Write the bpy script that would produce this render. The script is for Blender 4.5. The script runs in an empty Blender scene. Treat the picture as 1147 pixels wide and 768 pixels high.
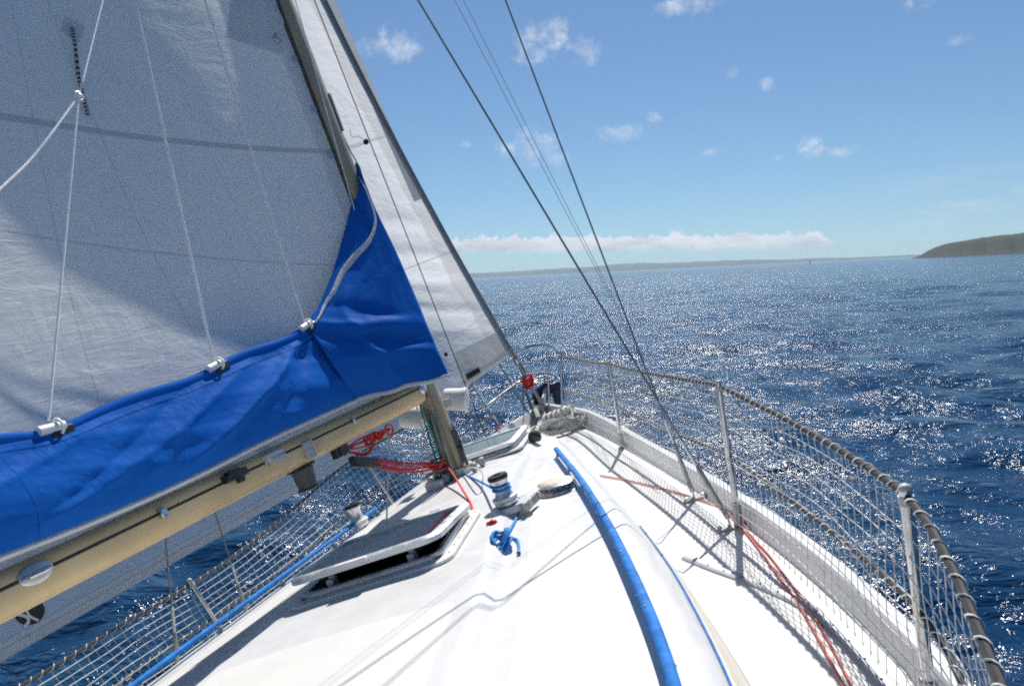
import bpy, bmesh, math, random
import numpy as np
from mathutils import Vector, Matrix, noise as mnoise
random.seed(7); np.random.seed(7)
R = math.radians
SC = bpy.context.scene
COL = SC.collection

# ------------------------------------------------------------------ camera, boat attitude
PW, PH, F = 1147.0, 768.0, 875.0          # photograph size and focal length in its pixels
HEEL = R(17.6)
def _n(v): v = np.array(v, float); return v/np.linalg.norm(v)
def _r(px, py): return np.array([(px-PW/2)/F, (py-PH/2)/F, 1.0])
_w = np.cross(_r(535, 311.5), _r(1025, 287.5)); _w = _n(_w if _w[1] < 0 else -_w)     # world up, camera axes
_f = _r(705, 303.2); _f = _n(_f - _w*np.dot(_f, _w))                                   # heading
_h = np.cross(_f, _w)
W2C = np.array([_h, _f, _w])               # rows: world x, y, z in camera axes (right, down, forward)
CAM_B = np.array([1.30, 0.0, 1.15])        # the eye in boat axes (starboard, forward, up)
CAM_Z = 2.55
RB = np.array([[math.cos(HEEL), 0, -math.sin(HEEL)], [0, 1, 0], [math.sin(HEEL), 0, math.cos(HEEL)]])
CAM_W = np.array([0, 0, CAM_Z])
ORG = CAM_W - RB @ CAM_B
MB = Matrix.Identity(4)
for i in range(3):
    for j in range(3): MB[i][j] = RB[i, j]
    MB[i][3] = ORG[i]
cam = bpy.data.cameras.new('camera'); camo = bpy.data.objects.new('camera', cam); COL.objects.link(camo)
mw = Matrix.Identity(4)
for i in range(3):
    mw[i][0] = W2C[i][0]; mw[i][1] = -W2C[i][1]; mw[i][2] = -W2C[i][2]; mw[i][3] = CAM_W[i]
camo.matrix_world = mw
cam.sensor_width = 36; cam.lens = F/PW*36; cam.clip_start = 0.05; cam.clip_end = 80000
SC.camera = camo
SC.view_settings.view_transform = 'Standard'; SC.view_settings.look = 'None'
SC.view_settings.exposure = 0.52; SC.view_settings.gamma = 1.0
SC.render.engine = 'CYCLES'
SC.cycles.use_denoising = False               # the denoiser wipes the glitter off the sea
SC.cycles.use_adaptive_sampling = False; SC.cycles.caustics_reflective = False; SC.cycles.caustics_refractive = False; SC.cycles.sample_clamp_indirect = 2.0; SC.cycles.sample_clamp_direct = 12; SC.cycles.filter_width = 2.0

def world_dir(px, py): return _n(W2C @ _r(px, py))
SUN_W = _n(RB @ np.array([.232, .646, .727]))
SUN_EL = math.asin(SUN_W[2]); SUN_AZ = math.atan2(SUN_W[0], SUN_W[1])
sun = bpy.data.lights.new('sun', 'SUN'); suno = bpy.data.objects.new('sun', sun); COL.objects.link(suno)
sun.energy = 4.5; sun.angle = R(.53); sun.color = (1, .965, .91)
suno.rotation_euler = Vector(SUN_W).to_track_quat('Z', 'Y').to_euler()

# ------------------------------------------------------------------ node helpers
class NT:
    def __init__(s, tree): s.t = tree; s.N = tree.nodes; s.L = tree.links
    def new(s, typ, **kw):
        n = s.N.new(typ)
        for k, v in kw.items(): setattr(n, k, v)
        return n
    def put(s, sock, v):
        if hasattr(v, 'is_linked') or isinstance(v, bpy.types.NodeSocket): s.L.new(v, sock)
        else: sock.default_value = v
    def math(s, op, a, b=None, c=None, clamp=False):
        n = s.new('ShaderNodeMath', operation=op, use_clamp=clamp); s.put(n.inputs[0], a)
        if b is not None: s.put(n.inputs[1], b)
        if c is not None: s.put(n.inputs[2], c)
        return n.outputs[0]
    def noise(s, vec, scale, detail=3, rough=.55, dist=0):
        n = s.new('ShaderNodeTexNoise'); s.put(n.inputs['Vector'], vec)
        n.inputs['Scale'].default_value = scale; n.inputs['Detail'].default_value = detail
        n.inputs['Roughness'].default_value = rough; n.inputs['Distortion'].default_value = dist
        return n.outputs['Fac']
    def ramp(s, x, a, b, lo=0., hi=1.):
        n = s.new('ShaderNodeMapRange', interpolation_type='SMOOTHSTEP'); s.put(n.inputs[0], x)
        n.inputs[1].default_value = a; n.inputs[2].default_value = b; n.inputs[3].default_value = lo; n.inputs[4].default_value = hi
        return n.outputs[0]
    def mix(s, f, a, b):
        n = s.new('ShaderNodeMix', data_type='RGBA'); s.put(n.inputs[0], f); s.put(n.inputs[6], a); s.put(n.inputs[7], b)
        return n.outputs[2]
    def scale(s, vec, sc):
        n = s.new('ShaderNodeMapping'); s.put(n.inputs[0], vec); n.inputs['Scale'].default_value = sc
        return n.outputs[0]
    def bump(s, h, strength, dist, normal=None):
        n = s.new('ShaderNodeBump'); s.put(n.inputs['Height'], h)
        n.inputs['Strength'].default_value = strength; n.inputs['Distance'].default_value = dist
        if normal is not None: s.L.new(normal, n.inputs['Normal'])
        return n.outputs[0]

def C(r, g, b): return (r, g, b, 1)
def srgb(r, g, b):
    return tuple((x/255/12.92 if x/255 <= .04045 else ((x/255+.055)/1.055)**2.4) for x in (r, g, b)) + (1,)

# ------------------------------------------------------------------ sky
wd = bpy.data.worlds.new('World'); SC.world = wd; wd.use_nodes = True
w = NT(wd.node_tree); w.N.clear()
sky = w.new('ShaderNodeTexSky', sky_type='NISHITA', sun_disc=False)
sky.sun_elevation = SUN_EL; sky.sun_rotation = SUN_AZ; sky.air_density = 1.0; sky.dust_density = .12; sky.ozone_density = 2.0; sky.altitude = 0
tc = w.new('ShaderNodeTexCoord'); sep = w.new('ShaderNodeSeparateXYZ'); w.L.new(tc.outputs['Generated'], sep.inputs[0])
cv = w.new('ShaderNodeCombineXYZ'); w.put(cv.inputs[0], sep.outputs[0]); w.put(cv.inputs[1], sep.outputs[1]); w.put(cv.inputs[2], w.math('ADD', w.math('MAXIMUM', sep.outputs[2], 0.0), .035))
w.L.new(cv.outputs[0], sky.inputs['Vector'])   # the sea of air below the horizon keeps the horizon's colour
az = w.math('ARCTAN2', sep.outputs[0], sep.outputs[1]); el = w.math('ARCSINE', sep.outputs[2])
gen = tc.outputs['Generated']
nA = w.noise(gen, 34, 7, .60, .5); nB = w.noise(gen, 150, 4, .6); nC = w.noise(w.scale(gen, (1, 1, 3.0)), 16, 5, .6, .4)
def azel(px, py):
    d = world_dir(px, py); return math.atan2(d[0], d[1]), math.asin(d[2])
PUFF = [(438, 50, 36, 20, .75), (612, 48, 42, 26, 1.0), (655, 60, 24, 16, .5), (592, 163, 36, 24, .95), (622, 178, 18, 10, .5), (705, 148, 40, 11, .7),
        (733, 132, 11, 7, .7), (798, 170, 16, 8, .9), (906, 166, 18, 13, 1.0), (945, 170, 20, 6, .6), (860, 95, 10, 8, .5), (820, 80, 10, 9, .4),
        (871, 177, 8, 6, .7), (525, 163, 10, 7, .55), (768, 5, 44, 12, .7), (1028, 4, 20, 12, .8), (1073, 45, 14, 7, .35), (560, 330-60, 1, 1, .0)]
cover = None
for (px, py, hw, hh, a) in PUFF:
    a0, e0 = azel(px, py)
    da = w.math('DIVIDE', w.math('SUBTRACT', az, a0), hw*1.05/F); de = w.math('DIVIDE', w.math('SUBTRACT', el, e0), hh*1.05/F)
    r2 = w.math('ADD', w.math('MULTIPLY', da, da), w.math('MULTIPLY', de, de))
    m = w.math('MULTIPLY', w.math('MAXIMUM', w.math('SUBTRACT', 1.0, r2), -1.0), 1.0)
    m = w.math('ADD', m, -.38); m = w.math('ADD', m, w.math('MULTIPLY', w.math('SUBTRACT', nA, .5), 3.6)); m = w.math('ADD', m, w.math('MULTIPLY', w.math('SUBTRACT', nB, .5), 1.1))
    m = w.math('MULTIPLY', w.ramp(m, -.2, 1.7), a)
    gate = w.ramp(r2, 1.6, .9); m = w.math('MULTIPLY', m, gate)
    cover = m if cover is None else w.math('MAXIMUM', cover, m)
# the long bank low over the far coast: flat base, heaped top
a1, e1 = azel(505, 272); a2, e2 = azel(975, 267)
cw = w.new('ShaderNodeCombineXYZ'); w.put(cw.inputs[0], az)
nT = w.noise(cw.outputs[0], 26, 4, .6); nT2 = w.noise(gen, 95, 5, .62)
along = w.math('MULTIPLY', w.ramp(az, a1-.25, a1-.02), w.ramp(az, a2+.005, a2-.06))
top = w.math('ADD', e1+.004, w.math('MULTIPLY', w.math('SUBTRACT', nT, .38), .028))
top = w.math('ADD', top, w.math('MULTIPLY', w.math('SUBTRACT', nT2, .5), .024))
top = w.math('SUBTRACT', top, w.math('MULTIPLY', w.math('SUBTRACT', 1.0, along), .03))
elb = w.math('SUBTRACT', el, w.math('MULTIPLY', w.math('SUBTRACT', az, a1), (e2-e1)/(a2-a1)))     # the bank sinks towards its right end
mt = w.ramp(w.math('SUBTRACT', top, elb), -.0012, .0028)
bot = w.math('ADD', e1-.0125, w.math('MULTIPLY', w.math('SUBTRACT', nT2, .5), .012))
mb = w.ramp(w.math('SUBTRACT', elb, bot), -.003, .006)
bank = w.math('MULTIPLY', w.math('MULTIPLY', mt, mb), w.math('MULTIPLY', along, .93))
# thin veils low on the right
a3, e3 = azel(1120, 215)
vl = w.math('MULTIPLY', w.ramp(az, a3-.16, a3), w.math('MULTIPLY', w.ramp(el, e3-.075, e3-.02), w.ramp(el, e3+.04, e3)))
veil = w.math('MULTIPLY', w.math('MULTIPLY', vl, w.ramp(w.noise(w.scale(gen, (1, 1, 7)), 9, 5, .6, .5), .42, .75)), .35)
cover = w.math('MAXIMUM', w.math('MAXIMUM', cover, bank), veil)
shade = w.math('ADD', w.ramp(nC, .3, .7, .72, 1.0), w.ramp(w.math('SUBTRACT', elb, e1-.01), 0, .016, -.1, .06))
ccol = w.new('ShaderNodeCombineColor')
for i, k in enumerate((11.4, 12.0, 12.9)): w.put(ccol.inputs[i], w.math('MULTIPLY', shade, k))
# high-summer sky of the photograph is a touch more cyan than the raw model
tint = w.new('ShaderNodeMix', data_type='RGBA', blend_type='MULTIPLY'); tint.inputs[0].default_value = 1
w.L.new(sky.outputs[0], tint.inputs[6]); tint.inputs[7].default_value = (.80, .99, 1.13, 1)
bg = w.new('ShaderNodeBackground'); bg.inputs[1].default_value = .053
w.L.new(w.mix(cover, tint.outputs[2], ccol.outputs[0]), bg.inputs[0])
wo = w.new('ShaderNodeOutputWorld'); w.L.new(bg.outputs[0], wo.inputs[0])

# ------------------------------------------------------------------ materials
MATS = {}
def mat(name, col, rough=.5, metal=0., var=0., vscale=8., bump=0., bscale=60., bdist=.002, stretch=(1, 1, 1), dirt=None, dscale=3., damt=.3, spec=.5, coat=0., noiserough=0.):
    m = bpy.data.materials.new(name); m.use_nodes = True; n = NT(m.node_tree)
    p = n.N['Principled BSDF']; co = n.new('ShaderNodeTexCoord').outputs['Object']; v = n.scale(co, stretch)
    c = col if len(col) == 4 else tuple(col)+(1,)
    out = c
    if var:
        k = n.ramp(n.noise(v, vscale, 4), .3, .7)
        out = n.mix(k, tuple(x*(1-var) for x in c[:3])+(1,), tuple(min(1, x*(1+var)) for x in c[:3])+(1,))
    if dirt:
        k = n.math('MULTIPLY', n.ramp(n.noise(co, dscale, 6, .65, .3), .5, .75), damt)
        out = n.mix(k, out, tuple(dirt)+(1,) if len(dirt) == 3 else dirt)
    n.put(p.inputs['Base Color'], out)
    p.inputs['Roughness'].default_value = rough; p.inputs['Metallic'].default_value = metal
    if noiserough: n.put(p.inputs['Roughness'], n.ramp(n.noise(co, 14, 4), .3, .7, rough-noiserough, rough+noiserough))
    p.inputs['Specular IOR Level'].default_value = spec; p.inputs['Coat Weight'].default_value = coat
    if bump: n.L.new(n.bump(n.noise(v, bscale, 4, .6), bump, bdist), p.inputs['Normal'])
    MATS[name] = m; return m
gel = mat('white gelcoat', (.74, .74, .73), .28, var=.02, vscale=5, dirt=(.55, .53, .48), dscale=2.2, damt=.22, bump=.08, bscale=3, bdist=.01, noiserough=.08)
def deck_mat():
    m = bpy.data.materials.new('deck gelcoat and nonskid'); m.use_nodes = True; n = NT(m.node_tree); p = n.N['Principled BSDF']
    co = n.new('ShaderNodeTexCoord').outputs['Object']
    at = n.new('ShaderNodeAttribute', attribute_name='nonskid').outputs['Fac']
    k = n.ramp(at, .42, .58)
    d = n.math('MULTIPLY', n.ramp(n.noise(co, 2.3, 6, .65, .4), .48, .75), .20)
    d2 = n.math('MULTIPLY', n.ramp(n.noise(n.scale(co, (6, 1, 1)), 5, 5, .7), .55, .8), .14)
    base = n.mix(k, C(.65, .65, .645), C(.635, .625, .60))
    base = n.mix(d, base, C(.48, .46, .41)); base = n.mix(d2, base, C(.50, .50, .48))
    n.put(p.inputs['Base Color'], base)
    n.put(p.inputs['Roughness'], n.math('ADD', n.math('MULTIPLY', k, .3), n.ramp(n.noise(co, 9, 4), .3, .7, .26, .42)))
    vo = n.new('ShaderNodeTexVoronoi'); n.put(vo.inputs['Vector'], co); vo.inputs['Scale'].default_value = 260
    b1 = n.bump(n.math('MULTIPLY', vo.outputs['Distance'], k), .25, .0015)
    n.L.new(n.bump(n.noise(co, 2.4, 3), .10, .02, b1), p.inputs['Normal'])
    return m
deckm = deck_mat()
beige = mat('cream panel', (.62, .57, .49), .45, var=.05)
bluerail = mat('blue rail paint', (.012, .155, .50), .75, spec=.2, var=.22, vscale=22, dirt=(.25, .42, .7), dscale=30, damt=.35, bump=.2, bscale=90)
steel = mat('stainless steel', (.58, .58, .57), .24, 1, var=.12, vscale=25, dirt=(.30, .24, .18), dscale=14, damt=.35, noiserough=.1)
dullsteel = mat('weathered galvanised steel', (.36, .36, .35), .5, .8, var=.2, vscale=18, dirt=(.2, .12, .07), dscale=11, damt=.45)
alu = mat('matt aluminium', (.68, .69, .70), .42, .85, var=.08, vscale=14, noiserough=.1)
alugrey = mat('grey castings', (.50, .51, .52), .45, .35, var=.1, vscale=16, dirt=(.25, .24, .22), dscale=20, damt=.3)
gold = mat('gold anodised aluminium', (.76, .55, .28), .45, .05, var=.09, vscale=3, stretch=(1, 1, 1), dirt=(.42, .33, .2), dscale=5, damt=.4, bump=.05, bscale=30, noiserough=.1)
mastm = mat('worn gold anodised mast', (.44, .36, .24), .45, .35, var=.14, vscale=4, dirt=(.26, .24, .21), dscale=5, damt=.5, noiserough=.08)
black = mat('black plastic', (.016, .016, .018), .42, var=.3, vscale=30, dirt=(.12, .11, .10), dscale=25, damt=.3)
darkgroove = mat('dark groove', (.03, .022, .015), .7, var=.3)
greyplastic = mat('pale grey plastic', (.50, .50, .50), .45, var=.1, vscale=15, dirt=(.3, .28, .25), dscale=14, damt=.35)
whitepl = mat('white plastic', (.72, .71, .68), .4, var=.05, vscale=10, dirt=(.45, .41, .34), dscale=9, damt=.4)
greydark = mat('dark grey housing', (.09, .095, .095), .5, var=.2)
wire = mat('stainless wire', (.24, .245, .25), .38, .9, var=.2, vscale=60, stretch=(1, 1, .3))
darkwire = mat('dark running line', (.035, .037, .045), .7, var=.3, vscale=80)
redrope = mat('red braided rope', (.62, .035, .03), .8, var=.3, vscale=160, bump=.8, bscale=260, dirt=(.75, .45, .4), dscale=90, damt=.3)
pinkrope = mat('faded red rope', (.52, .13, .11), .85, var=.3, vscale=140, bump=.8, bscale=240, dirt=(.75, .55, .5), dscale=50, damt=.5)
bluerope = mat('blue braided rope', (.02, .22, .60), .8, var=.3, vscale=140, bump=.8, bscale=240, dirt=(.35, .55, .75), dscale=70, damt=.35)
greenrope = mat('green braided rope', (.01, .20, .15), .8, var=.35, vscale=140, bump=.8, bscale=240, dirt=(.1, .4, .32), dscale=60, damt=.4)
whiterope = mat('weathered white rope', (.66, .64, .58), .85, var=.2, vscale=90, bump=.9, bscale=170, dirt=(.35, .32, .27), dscale=22, damt=.5)
jackrope = mat('white lazy jack cord', (.84, .84, .82), .8, var=.1, vscale=90, bump=.5, bscale=200)
netm = mat('grey net cord', (.78, .76, .71), .85, var=.25, vscale=40)
sheath = mat('black sheathed lifeline', (.014, .013, .014), .5, var=.4, vscale=30, dirt=(.10, .09, .08), dscale=26, damt=.35)
redpl = mat('red drum plastic', (.55, .02, .015), .4, var=.15, vscale=20)
anchorm = mat('dark painted anchor', (.035, .05, .075), .45, .3, var=.25, vscale=12, dirt=(.15, .13, .11), dscale=14, damt=.4)
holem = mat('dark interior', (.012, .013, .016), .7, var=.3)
foiltape = mat('luff foil', (.20, .20, .21), .5, .2, var=.1, vscale=3)
emblem = mat('black insignia cloth', (.02, .025, .027), .7, var=.2, vscale=40)
emwhite = mat('white insignia line', (.72, .71, .69), .7, var=.05)
acrylic = mat('dark acrylic', (.010, .018, .032), .05, var=.2, vscale=4, spec=.8, noiserough=.02)
skyacr = mat('grey acrylic', (.16, .21, .23), .16, var=.1, vscale=4, spec=.9, noiserough=.03)
def striped(name, a, b, freq):
    m = bpy.data.materials.new(name); m.use_nodes = True; n = NT(m.node_tree); p = n.N['Principled BSDF']
    co = n.new('ShaderNodeTexCoord').outputs['UV']; s = n.new('ShaderNodeSeparateXYZ'); n.L.new(co, s.inputs[0])
    x = n.math('SINE', n.math('MULTIPLY', s.outputs[0], freq)); n.put(p.inputs['Base Color'], n.mix(n.ramp(x, -.1, .1), a, b)); p.inputs['Roughness'].default_value = .85
    return m
reefm = striped('black and white flecked cord', C(.03, .03, .03), C(.5, .48, .42), 260)

def cloth(name, col, col2, transl, lines=(), bstr=.5, stretch=(1, 1, 1), creases=1.0, gloss=.05):
    """woven cloth: UV x = metres along, y = metres up; lines = (axis, position, halfwidth, colour, amount, slope)"""
    m = bpy.data.materials.new(name); m.use_nodes = True; n = NT(m.node_tree); n.N.clear()
    uv = n.new('ShaderNodeTexCoord').outputs['UV']; s = n.new('ShaderNodeSeparateXYZ'); n.L.new(uv, s.inputs[0])
    U, V = s.outputs[0], s.outputs[1]
    c = n.mix(n.ramp(n.noise(uv, 1.6, 5, .6, .4), .3, .7), col, col2)
    sp = n.ramp(n.noise(uv, 9, 3, .7), .70, .78); c = n.mix(n.math('MULTIPLY', sp, .18), c, C(.3, .27, .22))
    for (ax, pos, hw, lc, amt, slope, curve) in lines:
        x, o = (U, V) if ax == 'u' else (V, U)
        if curve is not None:                     # gently curved seam
            x = n.math('ADD', x, n.math('MULTIPLY', n.math('MULTIPLY', o, o), curve))
        x = n.math('ADD', x, n.math('MULTIPLY', o, slope)); dd = n.math('ABSOLUTE', n.math('SUBTRACT', x, pos))
        c = n.mix(n.math('MULTIPLY', n.ramp(dd, hw, hw*.8), amt), c, lc)
    wv = n.noise(n.scale(uv, stretch), 5.5, 5, .62, .6); wv2 = n.noise(n.scale(uv, (stretch[0]*1.5, stretch[1]*2.2, 1)), 17, 3, .6, .5)
    wk = n.noise(uv, 2.2, 4, .6, 1.2)
    b = n.bump(wv, bstr, .030); b = n.bump(wv2, bstr*.5, .010, b); b = n.bump(wk, .25*creases, .05, b); pass
    d = n.new('ShaderNodeBsdfDiffuse'); n.L.new(c, d.inputs[0]); n.L.new(b, d.inputs[2]); d.inputs[1].default_value = .4
    t = n.new('ShaderNodeBsdfTranslucent'); n.L.new(c, t.inputs[0]); n.L.new(b, t.inputs[1])
    mx = n.new('ShaderNodeMixShader'); mx.inputs[0].default_value = transl; n.L.new(d.outputs[0], mx.inputs[1]); n.L.new(t.outputs[0], mx.inputs[2])
    g = n.new('ShaderNodeBsdfGlossy'); g.inputs[1].default_value = .5; n.L.new(b, g.inputs['Normal'])
    fr = n.new('ShaderNodeFresnel'); fr.inputs[0].default_value = 1.35; n.L.new(b, fr.inputs[1])
    m2 = n.new('ShaderNodeMixShader'); n.L.new(n.math('MULTIPLY', fr.outputs[0], gloss), m2.inputs[0]); n.L.new(mx.outputs[0], m2.inputs[1]); n.L.new(g.outputs[0], m2.inputs[2])
    o = n.new('ShaderNodeOutputMaterial'); n.L.new(m2.outputs[0], o.inputs[0])
    return m
GREYL = C(.33, .34, .35)
mainm = cloth('white main sailcloth', C(.90, .90, .89), C(.92, .92, .91), .46,
    [('v', 2.33, .016, GREYL, .45, -.10, .02), ('v', 1.66, .006, GREYL, .3, -.16, None), ('u', 1.22, .003, GREYL, .4, -.12, None), ('u', 2.1, .003, GREYL, .35, .1, None), ('u', .62, .003, GREYL, .3, -.1, None), ('u', .05, .05, C(.55, .56, .57), .4, 0, None)], .22, (.45, 2.2, 1))
genm = cloth('white genoa sailcloth', C(.86, .855, .84), C(.89, .885, .875), .68,
    [('u', .05, .11, C(.52, .50, .46), .42, 0, None), ('v', 3.05, .012, GREYL, .4, .06, None), ('v', 1.9, .010, GREYL, .4, .06, None), ('v', 1.25, .004, GREYL, .4, .3, None), ('v', -9, .01, GREYL, .1, 0, None)], .22, (.6, 1.4, 1))
patchm = cloth('sail reinforcement patch', C(.68, .70, .72), C(.73, .74, .75), .25, [], .3)
bluem = cloth('royal blue canvas', C(.010, .110, .46), C(.016, .145, .55), .015, [('v', .878, .0035, C(.003, .03, .18), .85, 0, None), ('v', .893, .0015, C(.03, .2, .6), .6, 0, None), ('u', 1.9, .003, C(.003, .03, .2), .6, .2, None), ('u', 3.1, .003, C(.003, .03, .2), .6, .1, None)], .20, (1, 1, 1), 1.0)
hemm = cloth('pale grey piping tape', C(.60, .61, .63), C(.66, .67, .69), .05, [], .25)

# ------------------------------------------------------------------ mesh builder
class M:
    def __init__(s): s.v = []; s.f = []; s.uv = None
    def add(s, vs, fs):
        o = len(s.v); s.v += [tuple(map(float, p)) for p in vs]; s.f += [tuple(i+o for i in f) for f in fs]; return s
    def tube(s, pts, r, n=8, closed=False, cap=True, ry=None):
        P = [np.array(p, float) for p in pts]; k = len(P); rs = r if hasattr(r, '__len__') else [r]*k
        T = []
        for i in range(k):
            a = P[(i-1) % k] if (closed or i > 0) else P[i]; b = P[(i+1) % k] if (closed or i < k-1) else P[i]
            d = b-a; L = np.linalg.norm(d); T.append(d/L if L > 1e-9 else np.array([0, 0, 1.]))
        up = np.array([0, 0, 1.]) if abs(T[0][2]) < .9 else np.array([1., 0, 0])
        x = np.cross(T[0], up); x /= np.linalg.norm(x); vs = []; fs = []
        for i in range(k):
            x = x - T[i]*np.dot(x, T[i]); L = np.linalg.norm(x); x = x/L if L > 1e-6 else np.cross(T[i], [0.3, .9, .1]); y = np.cross(T[i], x)
            q = (ry/rs[i]) if ry else 1.0
            for j in range(n):
                a = 2*math.pi*j/n; vs.append(P[i] + rs[i]*(x*math.cos(a)*1.0 + y*math.sin(a)*q))
        for i in range(k if closed else k-1):
            i2 = (i+1) % k
            for j in range(n): fs.append((i*n+j, i*n+(j+1) % n, i2*n+(j+1) % n, i2*n+j))
        if cap and not closed: fs.append(tuple(range(n-1, -1, -1))); fs.append(tuple((k-1)*n+j for j in range(n)))
        return s.add(vs, fs)
    def box(s, c, ax, size, tw=0):
        """c centre, ax three axes (rows), size full sizes, bevelled by hand"""
        ax = [np.array(a, float)/np.linalg.norm(a) for a in ax]; h = [q/2 for q in size]; b = min(h)*.22
        bm = bmesh.new()
        for sx in (-1, 1):
            for sy in (-1, 1):
                for sz in (-1, 1):
                    for m_ in ((0, b, b), (b, 0, b), (b, b, 0)):
                        q = np.array(c, float) + ax[0]*sx*(h[0]-m_[0]) + ax[1]*sy*(h[1]-m_[1]) + ax[2]*sz*(h[2]-m_[2])
                        bm.verts.new(q)
        bmesh.ops.convex_hull(bm, input=bm.verts); bm.verts.index_update()
        s.add([tuple(v.co) for v in bm.verts], [tuple(v.index for v in f.verts) for f in bm.faces]); bm.free(); return s
    def lathe(s, base, axis, prof, n=24, xref=None, sx=1.0):
        """prof: (height, radius) list along axis from base"""
        a = np.array(axis, float); a /= np.linalg.norm(a); x = np.array(xref if xref is not None else ([1, 0, 0] if abs(a[0]) < .9 else [0, 1, 0]), float)
        x -= a*np.dot(x, a); x /= np.linalg.norm(x); y = np.cross(a, x); vs = []; fs = []; k = len(prof)
        for (hh, r) in prof:
            for j in range(n):
                t = 2*math.pi*j/n; vs.append(np.array(base, float)+a*hh+r*(x*math.cos(t)*sx+y*math.sin(t)))
        for i in range(k-1):
            for j in range(n): fs.append((i*n+j, i*n+(j+1) % n, (i+1)*n+(j+1) % n, (i+1)*n+j))
        fs.append(tuple(range(n-1, -1, -1))); fs.append(tuple((k-1)*n+j for j in range(n)))
        return s.add(vs, fs)
    def ball(s, c, r, n=10, sq=(1, 1, 1)):
        pr = [(-math.cos(math.pi*i/n), max(1e-4, math.sin(math.pi*i/n))) for i in range(n+1)]
        o = len(s.v); s.lathe((0, 0, 0), (0, 0, 1), pr, n*2)
        for i in range(o, len(s.v)):
            q = s.v[i]; s.v[i] = (c[0]+q[0]*r*sq[0], c[1]+q[1]*r*sq[1], c[2]+q[2]*r*sq[2])
        return s
    def grid(s, rows, uvs=None, flip=False, wrap=False):
        nr = len(rows); nc = len(rows[0]); vs = [p for r in rows for p in r]; fs = []
        for i in range(nr-1):
            for j in range(nc-1 if not wrap else nc):
                a, b, c_, d = i*nc+j, i*nc+(j+1) % nc, (i+1)*nc+(j+1) % nc, (i+1)*nc+j
                fs.append((a, d, c_, b) if flip else (a, b, c_, d))
        if uvs is not None: s.uv = (s.uv or [(0, 0)]*len(s.v)) + [u for r in uvs for u in r]
        return s.add(vs, fs)
    def prism(s, poly, axis, h):
        k = len(poly); a = np.array(axis, float); a /= np.linalg.norm(a)
        lo = [np.array(p, float)-a*h/2 for p in poly]; hi = [np.array(p, float)+a*h/2 for p in poly]
        return s.add(lo+hi, [tuple(range(k-1, -1, -1)), tuple(range(k, 2*k))]+[(i, (i+1) % k, k+(i+1) % k, k+i) for i in range(k)])

BASE = {}
def emp(name, label, cat, base, group=None, kind=None, world=False):
    o = bpy.data.objects.new(name, None); COL.objects.link(o); o.empty_display_size = .1
    o.matrix_world = (Matrix.Identity(4) if world else MB) @ Matrix.Translation(Vector(base)); BASE[o.name] = np.array(base, float)
    settag(o, label, cat, group, kind); return o
def settag(o, label=None, cat=None, group=None, kind=None):
    if label: o['label'] = label
    if cat: o['category'] = cat
    if group: o['group'] = group
    if kind: o['kind'] = kind
def part(name, m, material, parent=None, base=None, label=None, cat=None, group=None, kind=None, angle=38, world=False, solid=0., flat=False):
    me = bpy.data.meshes.new(name)
    if parent is not None: b = BASE[parent.name]
    else: b = np.array(base if base is not None else np.array(m.v).mean(0), float)
    me.from_pydata([tuple(np.array(p)-b) for p in m.v], [], m.f); me.materials.append(material)
    if m.uv is not None:
        ul = me.uv_layers.new(name='UVMap'); li = np.zeros(len(me.loops), int); me.loops.foreach_get('vertex_index', li)
        ul.data.foreach_set('uv', np.array(m.uv, float)[li].ravel())
    if not flat:
        me.polygons.foreach_set('use_smooth', [True]*len(me.polygons)); me.set_sharp_from_angle(angle=R(angle))
    me.update(); o = bpy.data.objects.new(name, me); COL.objects.link(o); BASE[o.name] = b
    if parent is not None: o.parent = parent
    else: o.matrix_world = (Matrix.Identity(4) if world else MB) @ Matrix.Translation(Vector(b))
    if solid:
        md = o.modifiers.new('thickness', 'SOLIDIFY'); md.thickness = solid; md.offset = 0
    settag(o, label, cat, group, kind); return o

# ------------------------------------------------------------------ pixel -> boat space
def ray(px, py): return RB.T @ (W2C @ _r(px, py))
def on_plane(px, py, p, n):
    d = ray(px, py); n = np.array(n, float); t = np.dot(np.array(p, float)-CAM_B, n)/np.dot(d, n); return CAM_B+d*t
def on_x(px, py, x): return on_plane(px, py, (x, 0, 0), (1, 0, 0))
def on_y(px, py, y): return on_plane(px, py, (0, y, 0), (0, 1, 0))
def on_z(px, py, z): return on_plane(px, py, (0, 0, z), (0, 0, 1))
def proj(p):
    c = W2C.T @ (RB @ (np.array(p, float)-CAM_B)); return (PW/2+F*c[0]/c[2], PH/2+F*c[1]/c[2])
def ss(a, b, x):
    t = min(1, max(0, (x-a)/(b-a))); return t*t*(3-2*t)          # a > b falls instead of rising
def interp(tab):
    xs = [p[0] for p in tab]; ys = [p[1] for p in tab]; n = len(xs); ms = []
    for i in range(n):
        if i == 0: ms.append((ys[1]-ys[0])/(xs[1]-xs[0]))
        elif i == n-1: ms.append((ys[-1]-ys[-2])/(xs[-1]-xs[-2]))
        else: ms.append((ys[i+1]-ys[i-1])/(xs[i+1]-xs[i-1]))
    def g(x):
        if x <= xs[0]: return ys[0]+ms[0]*(x-xs[0])
        if x >= xs[-1]: return ys[-1]+ms[-1]*(x-xs[-1])
        for i in range(n-1):
            if x <= xs[i+1]:
                h = xs[i+1]-xs[i]; t = (x-xs[i])/h
                return ys[i]*(2*t**3-3*t*t+1)+ms[i]*h*(t**3-2*t*t+t)+ys[i+1]*(-2*t**3+3*t*t)+ms[i+1]*h*(t**3-t*t)
    return g
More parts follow.
